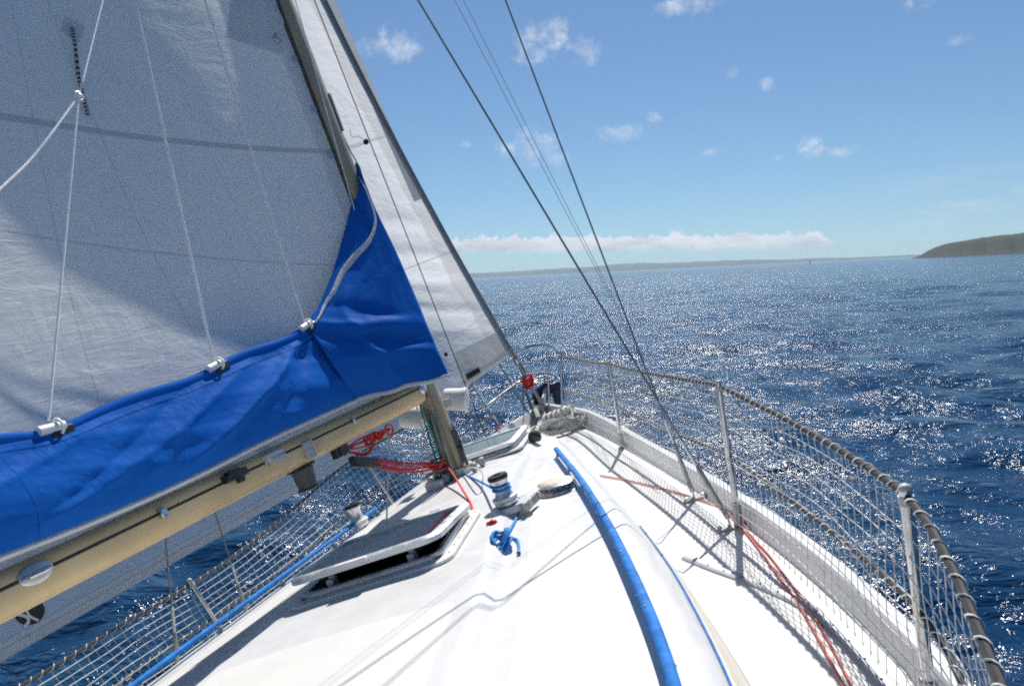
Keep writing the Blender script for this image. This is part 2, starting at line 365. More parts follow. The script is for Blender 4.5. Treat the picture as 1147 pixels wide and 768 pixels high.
def smooth_path(pts, k=6):
    """Catmull-Rom through points"""
    P = [np.array(p, float) for p in pts]; P = [2*P[0]-P[1]]+P+[2*P[-1]-P[-2]]; out = []
    for i in range(1, len(P)-2):
        for j in range(k):
            t = j/k; out.append(.5*((2*P[i])+(-P[i-1]+P[i+1])*t+(2*P[i-1]-5*P[i]+4*P[i+1]-P[i+2])*t*t+(-P[i-1]+3*P[i]-3*P[i+1]+P[i+2])*t**3))
    out.append(P[-2]); return out
def resample(pts, n):
    P = np.array(pts, float); L = np.concatenate([[0], np.cumsum(np.linalg.norm(np.diff(P, axis=0), axis=1))]); q = np.linspace(0, L[-1], n)
    return [np.array([np.interp(t, L, P[:, k]) for k in range(3)]) for t in q]
def lin(a, b, n): return [np.array(a, float)*(1-t)+np.array(b, float)*t for t in np.linspace(0, 1, n)]
X, Y, Z = np.array([1., 0, 0]), np.array([0, 1., 0]), np.array([0, 0, 1.])
#SPLIT
# ------------------------------------------------------------------ water, land, haze
def build_water():
    ths = []
    t = -180.0
    while t < 180:
        ths.append(R(t)); t += .22 if -50 < t < 42 else (1.2 if abs(t) < 70 else 4)
    rs = [0.0, .5]
    while rs[-1] < 14500: rs.append(rs[-1]*1.0165+.012)
    nt, nr = len(ths), len(rs); th = np.array(ths); r = np.array(rs)
    XX = np.outer(r, np.sin(th)); YY = np.outer(r, np.cos(th)); ZZ = np.zeros_like(XX)
    sp = np.gradient(r)[:, None]*np.ones((1, nt)); sp = np.maximum(sp, (r*R(.22))[:, None])
    rng = np.random.RandomState(11)
    for k in range(64):
        lam = .40*(1.056**k); 
        a = R(rng.normal(200, 32)); amp = lam*.0078*(1.0 if lam < 2.4 else (2.4/lam)**1.1)
        kx, ky = math.sin(a)*2*math.pi/lam, math.cos(a)*2*math.pi/lam; ph = rng.rand()*6.28
        fade = np.clip((lam/sp-2.5)/2.5, 0, 1)
        c = np.cos(kx*XX+ky*YY+ph+.6*np.sin(.31*kx*YY-.29*ky*XX))
        ZZ += amp*fade*(c+.22*np.cos(2*(kx*XX+ky*YY+ph)))
    me = bpy.data.meshes.new('water'); v = np.stack([XX, YY, ZZ], -1).reshape(-1, 3)
    i = np.arange(nr-1)[:, None]*nt; j = np.arange(nt)[None, :]; j2 = (np.arange(nt)+1)[None, :] % nt
    q = np.stack([i+j, i+nt+j, i+nt+j2, i+j2], -1).reshape(-1, 4)
    me.vertices.add(len(v)); me.vertices.foreach_set('co', v.ravel()); me.loops.add(q.size); me.loops.foreach_set('vertex_index', q.ravel())
    me.polygons.add(len(q)); me.polygons.foreach_set('loop_start', np.arange(len(q))*4); me.polygons.foreach_set('loop_total', np.full(len(q), 4))
    me.update(calc_edges=True); me.validate(); me.polygons.foreach_set('use_smooth', [True]*len(me.polygons))
    m = bpy.data.materials.new('sea water'); m.use_nodes = True; n = NT(m.node_tree); p = n.N['Principled BSDF']
    co = n.new('ShaderNodeTexCoord').outputs['Object']
    geo = n.new('ShaderNodeNewGeometry'); ps = n.new('ShaderNodeSeparateXYZ'); n.L.new(co, ps.inputs[0])
    # broken water and bubbles along the leeward side
    dx = n.math('ABSOLUTE', n.math('ADD', ps.outputs[0], n.math('ADD', 2.25, n.math('MULTIPLY', ps.outputs[1], -.05))))
    near = n.math('MULTIPLY', n.ramp(dx, .9, .15), n.math('MULTIPLY', n.ramp(ps.outputs[1], 5.2, 3.6), n.ramp(ps.outputs[1], -2, 1.0)))
    fo = n.ramp(n.math('ADD', n.noise(co, 3.2, 6, .72, .8), n.math('MULTIPLY', near, .22)), .62, .72); foam = n.math('MULTIPLY', fo, near)
    big = n.ramp(n.noise(n.scale(co, (1, 1.8, 1)), .035, 3), .35, .65)
    base = n.mix(big, C(.0028, .028, .078), C(.0040, .037, .100)); n.put(p.inputs['Base Color'], n.mix(foam, base, C(.55, .62, .62)))
    n.put(p.inputs['Roughness'], n.math('ADD', .12, n.math('MULTIPLY', foam, .5))); p.inputs['IOR'].default_value = 1.333
    w1 = n.noise(n.scale(co, (1, 1.5, 1)), 5.5, 4, .60, .4); w2 = n.noise(n.scale(co, (1, 1.9, 1)), 1.35, 4, .58, .3); w3 = n.noise(n.scale(co, (1, 2.2, 1)), .30, 3, .55)
    b = n.bump(w3, .5, .5); b = n.bump(w2, .85, .20, b); b = n.bump(w1, .9, .040, b)
    n.L.new(b, p.inputs['Normal'])
    me.materials.append(m); o = bpy.data.objects.new('water', me); COL.objects.link(o); o['kind'] = 'structure'
build_water()

def land(name, prof, dist, depth, mt, seed, rough, kind='structure', label=None, cat=None):
    """prof: (px, height in photo pixels) along the shoreline; dist metres to the shore"""
    hs = interp(prof); m = M(); rows = []
    n = 170
    xs = np.linspace(prof[0][0], prof[-1][0], n)
    for k in range(26):
        q = k/25; row = []
        for px in xs:
            az_ = azel(px, 300)[0]; d = dist+depth*q
            hh = max(0, hs(px))/F*dist; shape = ss(0, .22, q)*(.80+.20*ss(.1, .5, q))*(1-.35*ss(.55, 1, q))
            nz = mnoise.fractal(Vector((px*.022+seed, q*3.2, seed)), .9, 2.1, 5)
            nz2 = mnoise.fractal(Vector((px*.09+seed, q*7, seed)), .8, 2.1, 4)
            z = hh*shape*(1+rough*nz*.5+rough*.25*nz2) - .6*(1-ss(0, .03, q))
            wob = depth*.05*mnoise.noise(Vector((px*.05, q*2, seed)))
            row.append((math.sin(az_)*(d+wob), math.cos(az_)*(d+wob), z))
        rows.append(row)
    m.grid(rows); return part(name, m, mt, world=True, base=rows[0][n//2], kind=kind, label=label, cat=cat)
def headland_mat():
    m = bpy.data.materials.new('heath and rock'); m.use_nodes = True; n = NT(m.node_tree); p = n.N['Principled BSDF']
    g = n.new('ShaderNodeNewGeometry'); s = n.new('ShaderNodeSeparateXYZ'); n.L.new(g.outputs['Normal'], s.inputs[0])
    co = n.new('ShaderNodeTexCoord').outputs['Object']; sp = n.new('ShaderNodeSeparateXYZ'); n.L.new(g.outputs['Position'], sp.inputs[0])
    gr = n.mix(n.ramp(n.noise(co, .045, 6, .7), .44, .56), C(.004, .017, .011), C(.009, .033, .017))
    gr = n.mix(n.ramp(n.noise(co, .16, 5, .75), .46, .58), gr, C(.006, .010, .004))
    rk = n.mix(n.noise(co, .08, 5), C(.006, .012, .014), C(.018, .028, .031))
    k = n.ramp(n.math('ADD', sp.outputs[2], n.math('MULTIPLY', n.noise(co, .05, 4), 12)), 15, 8)
    n.put(p.inputs['Base Color'], n.mix(k, gr, rk)); p.inputs['Roughness'].default_value = .95
    n.L.new(n.bump(n.noise(co, .09, 5, .7), .8, 4), p.inputs['Normal']); return m
hm = headland_mat()
land('hills', [(1022, 0), (1030, 3), (1040, 9), (1050, 13.5), (1062, 17), (1080, 18.5), (1110, 20.5), (1147, 23), (1200, 26), (1290, 30), (1420, 26)], 1150, 620, hm, 3.1, .14)
farm = mat('far wooded coast', (.030, .050, .035), .95, var=.3, vscale=.004)
land('terrain', [(330, 3.5), (430, 5.5), (540, 6.5), (620, 6.5), (700, 7.5), (780, 7), (850, 5), (920, 3.5), (985, 2.4), (1040, 2), (1100, 1)], 12300, 1800, farm, 8.4, .45)

hz = M(); hb = 15200; zt = 190
hz.add([(sx*hb, sy*hb, z) for z in (-3.0, zt) for sx, sy in ((-1, -1), (1, -1), (1, 1), (-1, 1))],
       [(3, 2, 1, 0), (4, 5, 6, 7), (0, 1, 5, 4), (1, 2, 6, 5), (2, 3, 7, 6), (3, 0, 4, 7)])
hmat = bpy.data.materials.new('sea haze'); hmat.use_nodes = True; hn = NT(hmat.node_tree); hn.N.clear()
pv = hn.new('ShaderNodeVolumePrincipled'); pv.inputs['Color'].default_value = (.64, .83, 1, 1); pv.inputs['Density'].default_value = 5.5e-5; pv.inputs['Anisotropy'].default_value = .1
ho = hn.new('ShaderNodeOutputMaterial'); hn.L.new(pv.outputs[0], ho.inputs['Volume'])
part('haze', hz, hmat, world=True, base=(0, 0, 0), kind='stuff', flat=True)

# ------------------------------------------------------------------ yacht: hull and deck
halfB = interp([(-2.5, .85), (-1, 1.08), (0, 1.30), (1.0, 1.50), (1.75, 1.60), (3.24, 1.39), (5.4, .86), (6.6, .52), (7.2, .29), (7.86, 0.02)])
roof_c = interp([(-2, 1.22), (0, 1.22), (1.45, 1.185), (2.4, 1.06), (3.4, .87), (4.1, .71), (5.0, .50), (5.8, .34), (6.6, .14), (7.2, .03)])
plat = interp([(-2, .62), (1, .57), (1.85, .53), (3.1, .42), (3.5, .37), (4.2, .34), (5.2, .31), (6.1, .28), (7, .2)])
def sheer(y): return .03*ss(3.0, 8.2, y)
def roof_h(y): return .27*(1-ss(4.9, 6.7, y))
def deckz(x, y):
    B = max(.02, halfB(y)); a = abs(x); c = max(.02, roof_c(y)); e = c+.15
    z = sheer(y)+.015*(1-min(1, a/B)**2)
    k = 1-ss(c-.02, e, a)
    z += roof_h(y)*k + .055*max(0, 1-(a/c)**2)*k*(1-ss(5.0, 6.6, y))
    ax = abs(x-.04); pw = plat(y)
    z += (.055-.025*ss(4.1, 4.5, y))*(1-ss(pw, pw+.048, ax))*(1-ss(5.3, 5.65, y))
    return z
def on_deck(px, py, off=0.):
    d = ray(px, py); lo, hi = .3, 14.
    t = lo; prev = lo
    while t < hi:
        p = CAM_B+d*t
        if p[2] < deckz(p[0], p[1])+off: break
        prev = t; t += .04
    a, b = prev, t
    for _ in range(30):
        c = (a+b)/2; p = CAM_B+d*c
        if p[2] < deckz(p[0], p[1])+off: b = c
        else: a = c
    return CAM_B+d*b
def dpt(x, y, off=0.): return np.array([x, y, deckz(x, y)+off])
def dnorm(x, y):
    e = .02; n = np.array([-(deckz(x+e, y)-deckz(x-e, y))/(2*e), -(deckz(x, y+e)-deckz(x, y-e))/(2*e), 1.]); return n/np.linalg.norm(n)

yacht = emp('sailing_yacht', 'white sailing yacht heeled to port, seen from its coachroof towards the pulpit', 'yacht', (0, 3, -1.1))
HX = (-.275, .300); HY = (2.72, 3.25)                      # main hatch opening
FX = (-.29, .29); FY = (4.60, 5.16)                       # forehatch
def build_deck():
    ys = list(np.arange(-2.4, 7.85, .035)); us = list(np.linspace(-1, 1, 151)); m = M(); rows = []; non = []
    for y in ys:
        B = max(.02, halfB(y))+.03*ss(7.8, 6.5, y); rows.append([(u*B, y, deckz(u*B, y)) for u in us])
        for u in us:
            x = u*B; a = abs(x); c = roof_c(y); e_ = .035; pw = plat(y); ax = abs(x-.04)
            k1 = ss(c+.22-e_, c+.22+e_, a)*ss(B-.10+e_, B-.10-e_, a) * ss(6.75, 6.65, y)
            k2 = ss(c-.16+e_, c-.16-e_, a)*ss(pw+.12-e_, pw+.12+e_, ax)*ss(4.95, 4.85, y)
            k3 = ss(pw-.07+e_, pw-.07-e_, ax)*ss(2.32, 2.22, y)
            k = max(k1, k2, k3)
            non.append(k)
    m.grid(rows, flip=False)
    def inhole(f):
        cx = sum(m.v[i][0] for i in f)/4; cy = sum(m.v[i][1] for i in f)/4
        return HX[0] < cx < HX[1] and HY[0] < cy < HY[1]
    m.f = [f for f in m.f if not inhole(f)]
    o = part('deck', m, deckm, yacht, angle=60); at = o.data.attributes.new('nonskid', 'FLOAT', 'POINT'); at.data.foreach_set('value', np.array(non, float))
    # bulwark
    for s in (1, -1):
        b = M(); rows = []
        for y in list(np.arange(-2.4, 7.78, .07))+[7.83, 7.88]:
            B = max(.012, halfB(y)); z0 = sheer(y); h = .085+.055*ss(4, 8, y)
            n_ = np.array([1., -(halfB(y+.05)-halfB(y-.05))/.1, 0]); n_ /= np.linalg.norm(n_)
            def q(o_, z): return (s*max(.004, B+.03*ss(7.8, 6.5, y)+o_*n_[0]), y+o_*n_[1], z0+z)
            rows.append([q(-.035, -.012), q(-.018, .008), q(-.006, .03), q(.002, h-.012), q(.010, h), q(.042, h+.002), q(.052, h-.010), q(.058, h-.03), q(.060, -.06)])
        b.grid(rows, flip=(s < 0)); part('bulwark', b, gel, yacht, angle=50)
    h = M(); rows = []
    for y in list(np.arange(-2.4, 7.8, .1))+[7.86, 7.92]:
        B = max(.012, halfB(y))+.058+.03*ss(7.8, 6.5, y); z0 = sheer(y); row = []
        for t in np.linspace(-1, 1, 41):
            a = abs(t); prof = [(0, -1.75+.6*ss(5, 8, y)), (.35, -1.6+.6*ss(5, 8, y)), (.7, -1.1+.5*ss(5.5, 8, y)), (.88, -.6), (1, -.05)]
            zz = np.interp(a, [0, .25, .5, .75, 1], [pz for _, pz in prof]); xx = np.interp(a, [0, .25, .5, .75, 1], [px_ for px_, _ in prof])
            row.append((math.copysign(xx*B, t), y-(.10+.25*(-zz))*ss(5.5, 8, y)*(1-a*0) if zz < -.1 else y, z0+zz))
        rows.append(row)
    h.grid(rows, flip=True); part('hull', h, gel, yacht, angle=60)
build_deck()

# coachroof side panels with blue trim
for s in (1, -1):
    m = M(); rows = []; up = []; lo = []
    for y in np.arange(-1.8, 3.4, .06):
        c = roof_c(y); e = c+.15; wdt = .034*ss(3.3, 1.2, y)+.0015; mid = e-.060-wdt*.8
        r_ = []
        for x in np.linspace(mid-wdt, mid+wdt*.8, 6):
            p = dpt(s*x, y); n_ = dnorm(s*x, y); r_.append(p+n_*.006)
        rows.append(r_); up.append(r_[0]); lo.append(r_[-1])
    m.grid(rows, flip=(s > 0)); w_ = part('side_window', m, beige, yacht, solid=.008)
    part('trim_edge', M().tube(up, .0032, 6), bluerail, w_); part('trim_edge', M().tube(lo, .0034, 6), mat('slate blue trim', (.05, .10, .19), .5, var=.1), w_)

# handrails
def handrail(s, y0, y1, off=-.075):
    m = M(); pts = []; 
    for y in np.arange(y0, y1+.001, .08):
        x = s*(roof_c(y)+off); pts.append(dpt(x, y, .046))
    m.tube(pts, .0150, 14, ry=.0115); o = part('handrail', m, bluerail, yacht)
    k = max(2, int((y1-y0)/.42)); cap = M(); 
    for i in range(k+1):
        y = y0+.05+(y1-y0-.1)*i/k; x = s*(roof_c(y)+off); a = dpt(x, y, -.004)
        f = M().lathe(a, Z, [(0, .017), (.006, .017), (.012, .012), (.036, .010)], 10); part('rail_foot', f, steel, o)
    for i in range(k):
        y = y0+.05+(y1-y0-.1)*(i+.5)/k; x = s*(roof_c(y)+off); part('screw', M().ball(dpt(x-.004, y, .046+.0115), .0035, 5), steel, o)
handrail(1, -1.0, 4.42); handrail(-1, -1.0, 4.42)

# stanchions, lifelines, nets
SPLAY = .19
def lx(y, z, s=1): return s*(halfB(y)-.02-.02*ss(5.4, 7.2, y)+(SPLAY+.14*ss(5.4, 7.2, y))*(z-sheer(y)))
SY = [-.55, 1.72, 3.25, 5.38]
hl_s = interp([(-2.5, .36), (-.55, .37), (1.0, .44), (1.72, .525), (3.25, .60), (5.38, .60), (7.4, .60)]); hl_p = interp([(-2.5, .50), (1.7, .50), (3.66, .43), (5.38, .585), (7.4, .60)])
def hline(y, s=1): return (hl_s if s > 0 else hl_p)(y)
for s in (1, -1):
    for y in (SY if s > 0 else (-.4, 1.7, 3.66, 5.38)):
        a = np.array([lx(y, sheer(y), s), y, sheer(y)+.005]); b = np.array([lx(y, sheer(y)+hline(y, s), s), y-.02, sheer(y)+hline(y, s)])
        st = part('stanchion', M().tube(lin(a, b, 4), .0135, 12), steel, yacht)
        d = (b-a)/np.linalg.norm(b-a)
        part('socket', M().lathe(a-d*.006, d, [(0, .032), (.008, .032), (.012, .020), (.11, .019), (.113, .0145)], 14), dullsteel, st)
        part('stanchion_cap', M().ball(b, .0145, 6, (1, 1, .8)).tube([b-d*.035, b-d*.015], .0165, 10), greyplastic, st)
PLY = 7.22                                                    # pulpit aft legs
def lifeline_pts(s, z):
    ys = [-2.0, -.55, 1.72, 3.25, 5.38, PLY]; out = []
    for i in range(len(ys)-1):
        n_ = 14
        for k in range(n_):
            t = k/n_; y = ys[i]*(1-t)+ys[i+1]*t; zz = sheer(y)+z*hline(y, s)/.6-.022*4*t*(1-t); out.append(np.array([lx(y, zz, s)+0.002*s, y, zz]))
    y = ys[-1]; out.append(np.array([lx(y, sheer(y)+z, s), y, sheer(y)+z])); return out
for s, side, sd in ((1, 'starboard', 'open sea with the headland'), (-1, 'port', 'genoa foot')):
    for z, nm in ((.585, 'upper'), (.295, 'lower')):
        pts = resample(lifeline_pts(s, z), 170)
        o = emp('lifeline', f'{nm} {side} lifeline, black sheathed wire laced with pale cord along the net', 'lifeline', pts[0], 'lifelines strung between the stanchions')
        rr = .0085 if z > .4 else .0070
        part('wire', M().tube(pts, rr, 8), sheath, o)
        n_ = 9.5/.055; hel = []; fine = resample(pts, 1500)
        for i, p in enumerate(fine):
            t = fine[min(i+1, 1499)]-fine[max(i-1, 0)]; t /= np.linalg.norm(t); x = np.cross(t, Z); x /= np.linalg.norm(x); y_ = np.cross(x, t)
            a = 2*math.pi*n_*i/1500+.5*math.sin(i*.05); rad = rr+.0022
            hel.append(p+rad*(x*math.cos(a)+y_*math.sin(a)))
        part('lacing', M().tube(hel, .0018, 4, cap=False), netm, o)
    # the net
    m = M(); rnd = random.Random(5+int(s)); Y0, Y1 = -1.6, 7.0; k = int((Y1-Y0)/.052)
    def npt(y, q):
        zt_ = sheer(y)+.965*hline(y, s); ys = [-2.0, -.55, 1.72, 3.25, 5.38, PLY]
        for i in range(5):
            if ys[i] <= y <= ys[i+1]: t = (y-ys[i])/(ys[i+1]-ys[i]); zt_ -= .022*4*t*(1-t)
        zb = sheer(y)+.035; z = zb+(zt_-zb)*q
        bag = .012*math.sin(y*5.1+q*3)*math.sin(math.pi*q) + .010*mnoise.noise(Vector((y*3, q*4, s*2)))*math.sin(math.pi*min(1, q*1.02))
        zz = z+.012*mnoise.noise(Vector((y*4+9, q*5, s)))*math.sin(math.pi*q)
        yy = y+.014*mnoise.noise(Vector((y*6+3, q*3, s*4)))
        return np.array([lx(yy, zz, s)-.03*s*(1-q)**2+s*bag, yy, zz])
    for i in range(k+1):
        y = Y0+(Y1-Y0)*i/k; m.tube([npt(y, q) for q in np.linspace(0, 1, 9)], .0013, 4, cap=False)
    for q in (.02, .11, .20, .29, .38, .47, .56, .65, .74, .83, .92):
        m.tube([npt(y, q) for y in np.arange(Y0, Y1, .06)], .0014, 4, cap=False)
    part('safety_net', m, netm, None, base=(s*1.4, 2, 0), label=f'grey square mesh safety net laced along the {side} lifelines', cat='net', group='safety nets along the lifelines')

# pulpit
def pulpit():
    o = emp('pulpit', None, None, (0, 7.4, .2)); o.parent = yacht; o.matrix_world = MB @ Matrix.Translation(Vector((0, 7.4, .2))); o.matrix_parent_inverse = yacht.matrix_world.inverted()
    return o
def pl(s, y, z): return np.array([lx(y, sheer(y)+z, s), y, sheer(y)+z])
ptop = [pl(1, PLY, .63), np.array([.33, 7.62, .73]), np.array([.08, 7.88, .78]), np.array([-.23, 7.80, .735]), np.array([-.375, 7.25, .685]), np.array([-.41, 7.06, .66])]
pul = part('pulpit', M().tube(smooth_path(ptop, 8), .0125, 10), steel, yacht)
part('leg', M().tube([pl(1, PLY, .10), pl(1, PLY, .63)], .0125, 10), steel, pul)
part('leg', M().tube([np.array([.08, 7.72, .10]), np.array([.30, 7.66, .735])], .0115, 10), steel, pul)
part('leg', M().tube([np.array([-.10, 7.66, .10]), np.array([-.24, 7.77, .73])], .0115, 10), steel, pul)
part('leg', M().tube([np.array([-.335, 7.30, .08]), np.array([-.40, 7.08, .665])], .0125, 10), steel, pul)
part('mid_rail', M().tube(smooth_path([pl(1, PLY, .36), np.array([.28, 7.58, .44]), np.array([.10, 7.80, .50])], 5), .010, 8), steel, pul)
part('mid_rail', M().tube(smooth_path([np.array([-.37, 7.18, .42]), np.array([-.22, 7.50, .46]), np.array([-.05, 7.76, .50])], 5), .010, 8), steel, pul)

# chainplates, genoa track
CP = {'cap': (1.225, 3.79), 'low': (1.335, 3.27)}
for s in (1, -1):
    for (x, y) in CP.values():
        p = dpt(s*x, y); m = M().box(p+Z*.006, (X, Y, Z), (.11, .06, .012)); o = part('chainplate', m, dullsteel, yacht)
        part('tang', M().box(p+Z*.035, (X, Y, Z), (.010, .034, .06)), steel, o)
        for dx in (-.04, .04):
            part('bolt', M().lathe(p+X*dx+Z*.011, Z, [(0, .009), (.007, .009), (.009, .006)], 8), steel, o)
tp = [on_deck(*q) for q in ((768, 624), (800, 637), (850, 655), (900, 678), (935, 703), (965, 735), (990, 765), (1010, 800))]
for s in (1, -1):
    pts = resample(smooth_path([np.array([s*p[0], p[1], p[2]]) for p in tp], 6), 40); m = M(); rows = []
    for i, p in enumerate(pts):
        t = pts[min(i+1, 39)]-pts[max(i-1, 0)]; t /= np.linalg.norm(t); x = np.cross(t, Z); x /= np.linalg.norm(x)
        rows.append([p+x*a+Z*b for a, b in ((-.019, .001), (-.019, .005), (-.014, .008), (.014, .008), (.019, .005), (.019, .001))])
    m.grid(rows, flip=True); m.f.append(tuple(range(6))); o = part('genoa_track', m, mat('weathered track alloy', (.36, .37, .38), .5, .5, var=.12, vscale=14), yacht)
    for i in range(2, 39, 3):
        p = pts[i]; part('track_hole', M().lathe(p+Z*.0075, Z, [(0, .0042), (.0018, .0042)], 8), darkgroove, o)

# hatches
def frame_ring(x0, x1, y0, y1, wd_, zf, h, r=.06, n=6):
    """rounded rectangular ring; zf(x,y) gives the base height"""
    def loop(d):
        out = []; rr = max(.012, r+d)
        for (cx, cy, a0) in ((x1-r, y1-r, 0), (x0+r, y1-r, 90), (x0+r, y0+r, 180), (x1-r, y0+r, 270)):
            for k in range(n+1):
                a = R(a0+90*k/n); out.append((cx+rr*math.cos(a), cy+rr*math.sin(a)))
        return out
    L = [(loop(0), 0), (loop(0), h*.75), (loop(-wd_*.25), h), (loop(-wd_), h), (loop(-wd_), 0)]
    return [[np.array([x, y, zf(x, y)+z]) for (x, y) in l] for (l, z) in L], loop
def hatch(x0, x1, y0, y1, open_deg, lid_mat, big):
    zc = deckz((x0+x1)/2, y0-.03)
    zf = lambda x, y: zc+(deckz((x0+x1)/2, y1+.03)-zc)*(y-y0)/(y1-y0)
    rows, loop = frame_ring(x0-.055, x1+.055, y0-.06, y1+.05, .05, lambda x, y: zf(x, y)-.004, .014, .07)
    o = part('hatch', M().grid(rows+[rows[0]], wrap=True, flip=True), whitepl if big else gel, yacht)
    rows, lp = frame_ring(x0-.012, x1+.012, y0-.012, y1+.012, .03, lambda x, y: zf(x, y)-.004, .030, .06)
    part('coaming', M().grid(rows+[rows[0]], wrap=True, flip=True), alu, o)
    # lid hinged at its forward edge
    hy, hz_ = y1+.01, zf(0, y1)+.034; ca, sa = math.cos(R(open_deg)), math.sin(R(open_deg)); sl = math.atan2(zf(0, y1)-zf(0, y0), y1-y0)
    def tilt(p):
        x, y, z = p; dy, dz = y-hy, z-hz_; return np.array([x, hy+dy*ca+dz*sa, hz_-dy*sa+dz*ca])
    rows, lp = frame_ring(x0-.03, x1+.03, y0-.03, y1+.02, .042, lambda x, y: zf(x, y)+.034, .025, .075)
    rows = [[tilt(p) for p in r] for r in rows]
    lid = part('hatch_lid', M().grid(rows+[rows[0]], wrap=True, flip=True), alu, o)
    g = M(); inn = lp(-.040); top_ = [tilt((x, y, zf(x, y)+.034+.018)) for x, y in inn]; bt = [tilt((x, y, zf(x, y)+.034+.008)) for x, y in inn]; k = len(inn)
    g.add(top_+bt, [tuple(range(k)), tuple(range(2*k-1, k-1, -1))]+[(i, k+i, k+(i+1) % k, (i+1) % k) for i in range(k)])
    part('pane', g, lid_mat, lid, angle=30)
    cx = (x0+x1)/2
    if big:
        p = tilt((cx-.03, y0-.038, zf(0, y0)+.052)); part('handle', M().box(p, (X, Y, Z), (.13, .028, .022)), whitepl, lid)
        for dx in (-.17, .17):
            a = np.array([cx+dx, y0+.05, zf(0, y0)+.03]); part('latch', M().box(a, (X, Y, Z), (.028, .05, .034)).ball(a+Z*.022+X*.004, .014, 6), greyplastic, o)
            b = tilt((cx+dx*1.2, y0+.06, zf(0, y0)+.04)); part('knob', M().lathe(b-Z*.03, Z, [(0, .018), (.012, .022), (.02, .012), (.034, .012)], 10), black, lid)
        for sx in (x0+.02, x1-.02):
            part('stay_arm', M().tube([np.array([sx, y1-.25, zf(0, y1)+.005]), tilt((sx, y0+.17, zf(0, y0)+.036))], .007, 8), greyplastic, o)
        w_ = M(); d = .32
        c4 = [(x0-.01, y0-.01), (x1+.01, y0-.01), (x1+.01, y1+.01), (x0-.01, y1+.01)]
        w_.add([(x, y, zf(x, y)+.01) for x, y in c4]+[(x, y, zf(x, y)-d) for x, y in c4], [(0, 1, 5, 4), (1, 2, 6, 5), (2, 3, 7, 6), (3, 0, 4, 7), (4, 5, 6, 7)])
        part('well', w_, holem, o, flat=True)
        for i in range(7):
            for (xx, yy) in ((x1+.036, y0+.02+(y1-y0-.04)*i/6), (x0+.03+(x1-x0-.06)*i/6, y0-.042)):
                part('screw', M().lathe((xx, yy, zf(xx, yy)+.009), Z, [(0, .0045), (.0025, .0045), (.003, .003)], 8), dullsteel, o)
    for dx in (-.14, .14):
        part('hinge', M().box((cx+dx, y1+.03, zf(0, y1)+.045), (X, Y, Z), (.06, .03, .03)), alugrey, o)
    return o
hatch(*HX, *HY, 4.2, acrylic, True)
hatch(*FX, *FY, 0.0, skyacr, False)

# halyard winches
def winch(p, n_, base_m, blk):
    o = part('winch', M().lathe(p, n_, [(0, .052), (.012, .054), (.02, .048), (.036, .046), (.042, .040), (.06, .034), (.088, .034), (.104, .042), (.112, .044)], 28), alu, yacht)
    part('winch_cap', M().lathe(p+n_*.112, n_, [(0, .0445), (.006, .046), (.014, .046), (.02, .042), (.021, .02), (.012, .018)], 28), blk, o)
    part('winch_skirt', M().lathe(p+n_*.018, n_, [(0, .056), (.004, .0575), (.014, .0575), (.018, .050)], 28), whitepl, o)
    return o
wp = on_deck(572, 574); WB = wp.copy()
wn = np.array([0, 0, 1.]); wc = wp+Z*.045
pad = M().box(wp+Z*.022+X*.0, (X+Y*.35, Y-X*.35, Z), (.20, .13, .035)); o = winch(wc, wn, None, black)
part('base_plate', pad, alugrey, o)
part('base_rib', M().box(wp+X*.10+Z*.016+Y*.01, (X*.25+Y, Y*.25-X, Z), (.16, .02, .04)), dullsteel, o)
w2 = on_deck(433, 588); w2 = dpt(-.62, w2[1]+.15)
w2 = on_plane(408, 601, (-.62, 0, 0), (1, 0, 0)); w2[2] = deckz(w2[0], w2[1])
winch(w2+Z*.02, np.array([.0, 0, 1.]), None, black)

# mushroom vent
vp = on_deck(625, 549); vn = dnorm(vp[0], vp[1])
o = part('deck_vent', M().lathe(vp-vn*.004, vn, [(0, .104), (.006, .104), (.010, .098), (.012, .088)], 36), steel, yacht)
part('vent_ring', M().lathe(vp+vn*.008, vn, [(0, .080), (.014, .084), (.026, .092), (.034, .090), (.037, .082)], 36), steel, o)
part('vent_dome', M().lathe(vp+vn*.0435, vn, [(0, .082), (.004, .078), (.008, .055), (.010, .02)], 36), mat('frosted vent lens', (.62, .56, .44), .35, 0, var=.25, vscale=12), o)
for i in range(18):
    a = 2*math.pi*i/18; x_ = np.cross(vn, Y); x_ /= np.linalg.norm(x_); y_ = np.cross(vn, x_); d = x_*math.cos(a)+y_*math.sin(a)
    part('vent_hole', M().lathe(vp+vn*.026+d*.085, d, [(0, .0065), (.005, .0065)], 8), darkgroove, o)
#SPLIT2
# ------------------------------------------------------------------ mast
MX, MY, MR = 0.0, 4.30, .010                                   # foot position and rake per metre
def mast_c(z): return np.array([MX, MY-MR*(z-.4), z])
zb = deckz(0, 4.3)-.01
mast = emp('mast', 'worn gold anodised mast stepped on the white coachroof between the hatches', 'mast', (0, 4.3, zb))
m = M(); rows = []
for z in np.linspace(zb, 10.6, 40):
    c = mast_c(z); rows.append([c+np.array([.064*math.cos(a)*1.0, .088*math.sin(a)+(.012 if math.sin(a) < -.9 else 0), 0]) for a in np.linspace(0, 2*math.pi, 33)[:-1]])
m.grid(rows, wrap=True); part('spar', m, mastm, mast, angle=50)
m = M()
for dx in (-.010, .010): m.tube([mast_c(z)+np.array([dx, -.083, 0]) for z in np.linspace(zb+.5, 10.5, 12)], .007, 6)
part('sail_track', m, mat('track metal', (.10, .095, .09), .5, .6, var=.2), mast)
part('mast_collar', M().lathe((0, 4.3, zb), Z, [(0, .13), (.012, .13), (.016, .10), (.06, .098), (.062, .08)], 32), alugrey, mast)
p = on_x(366, 120, .066); p[1] = mast_c(p[2])[1]+.01
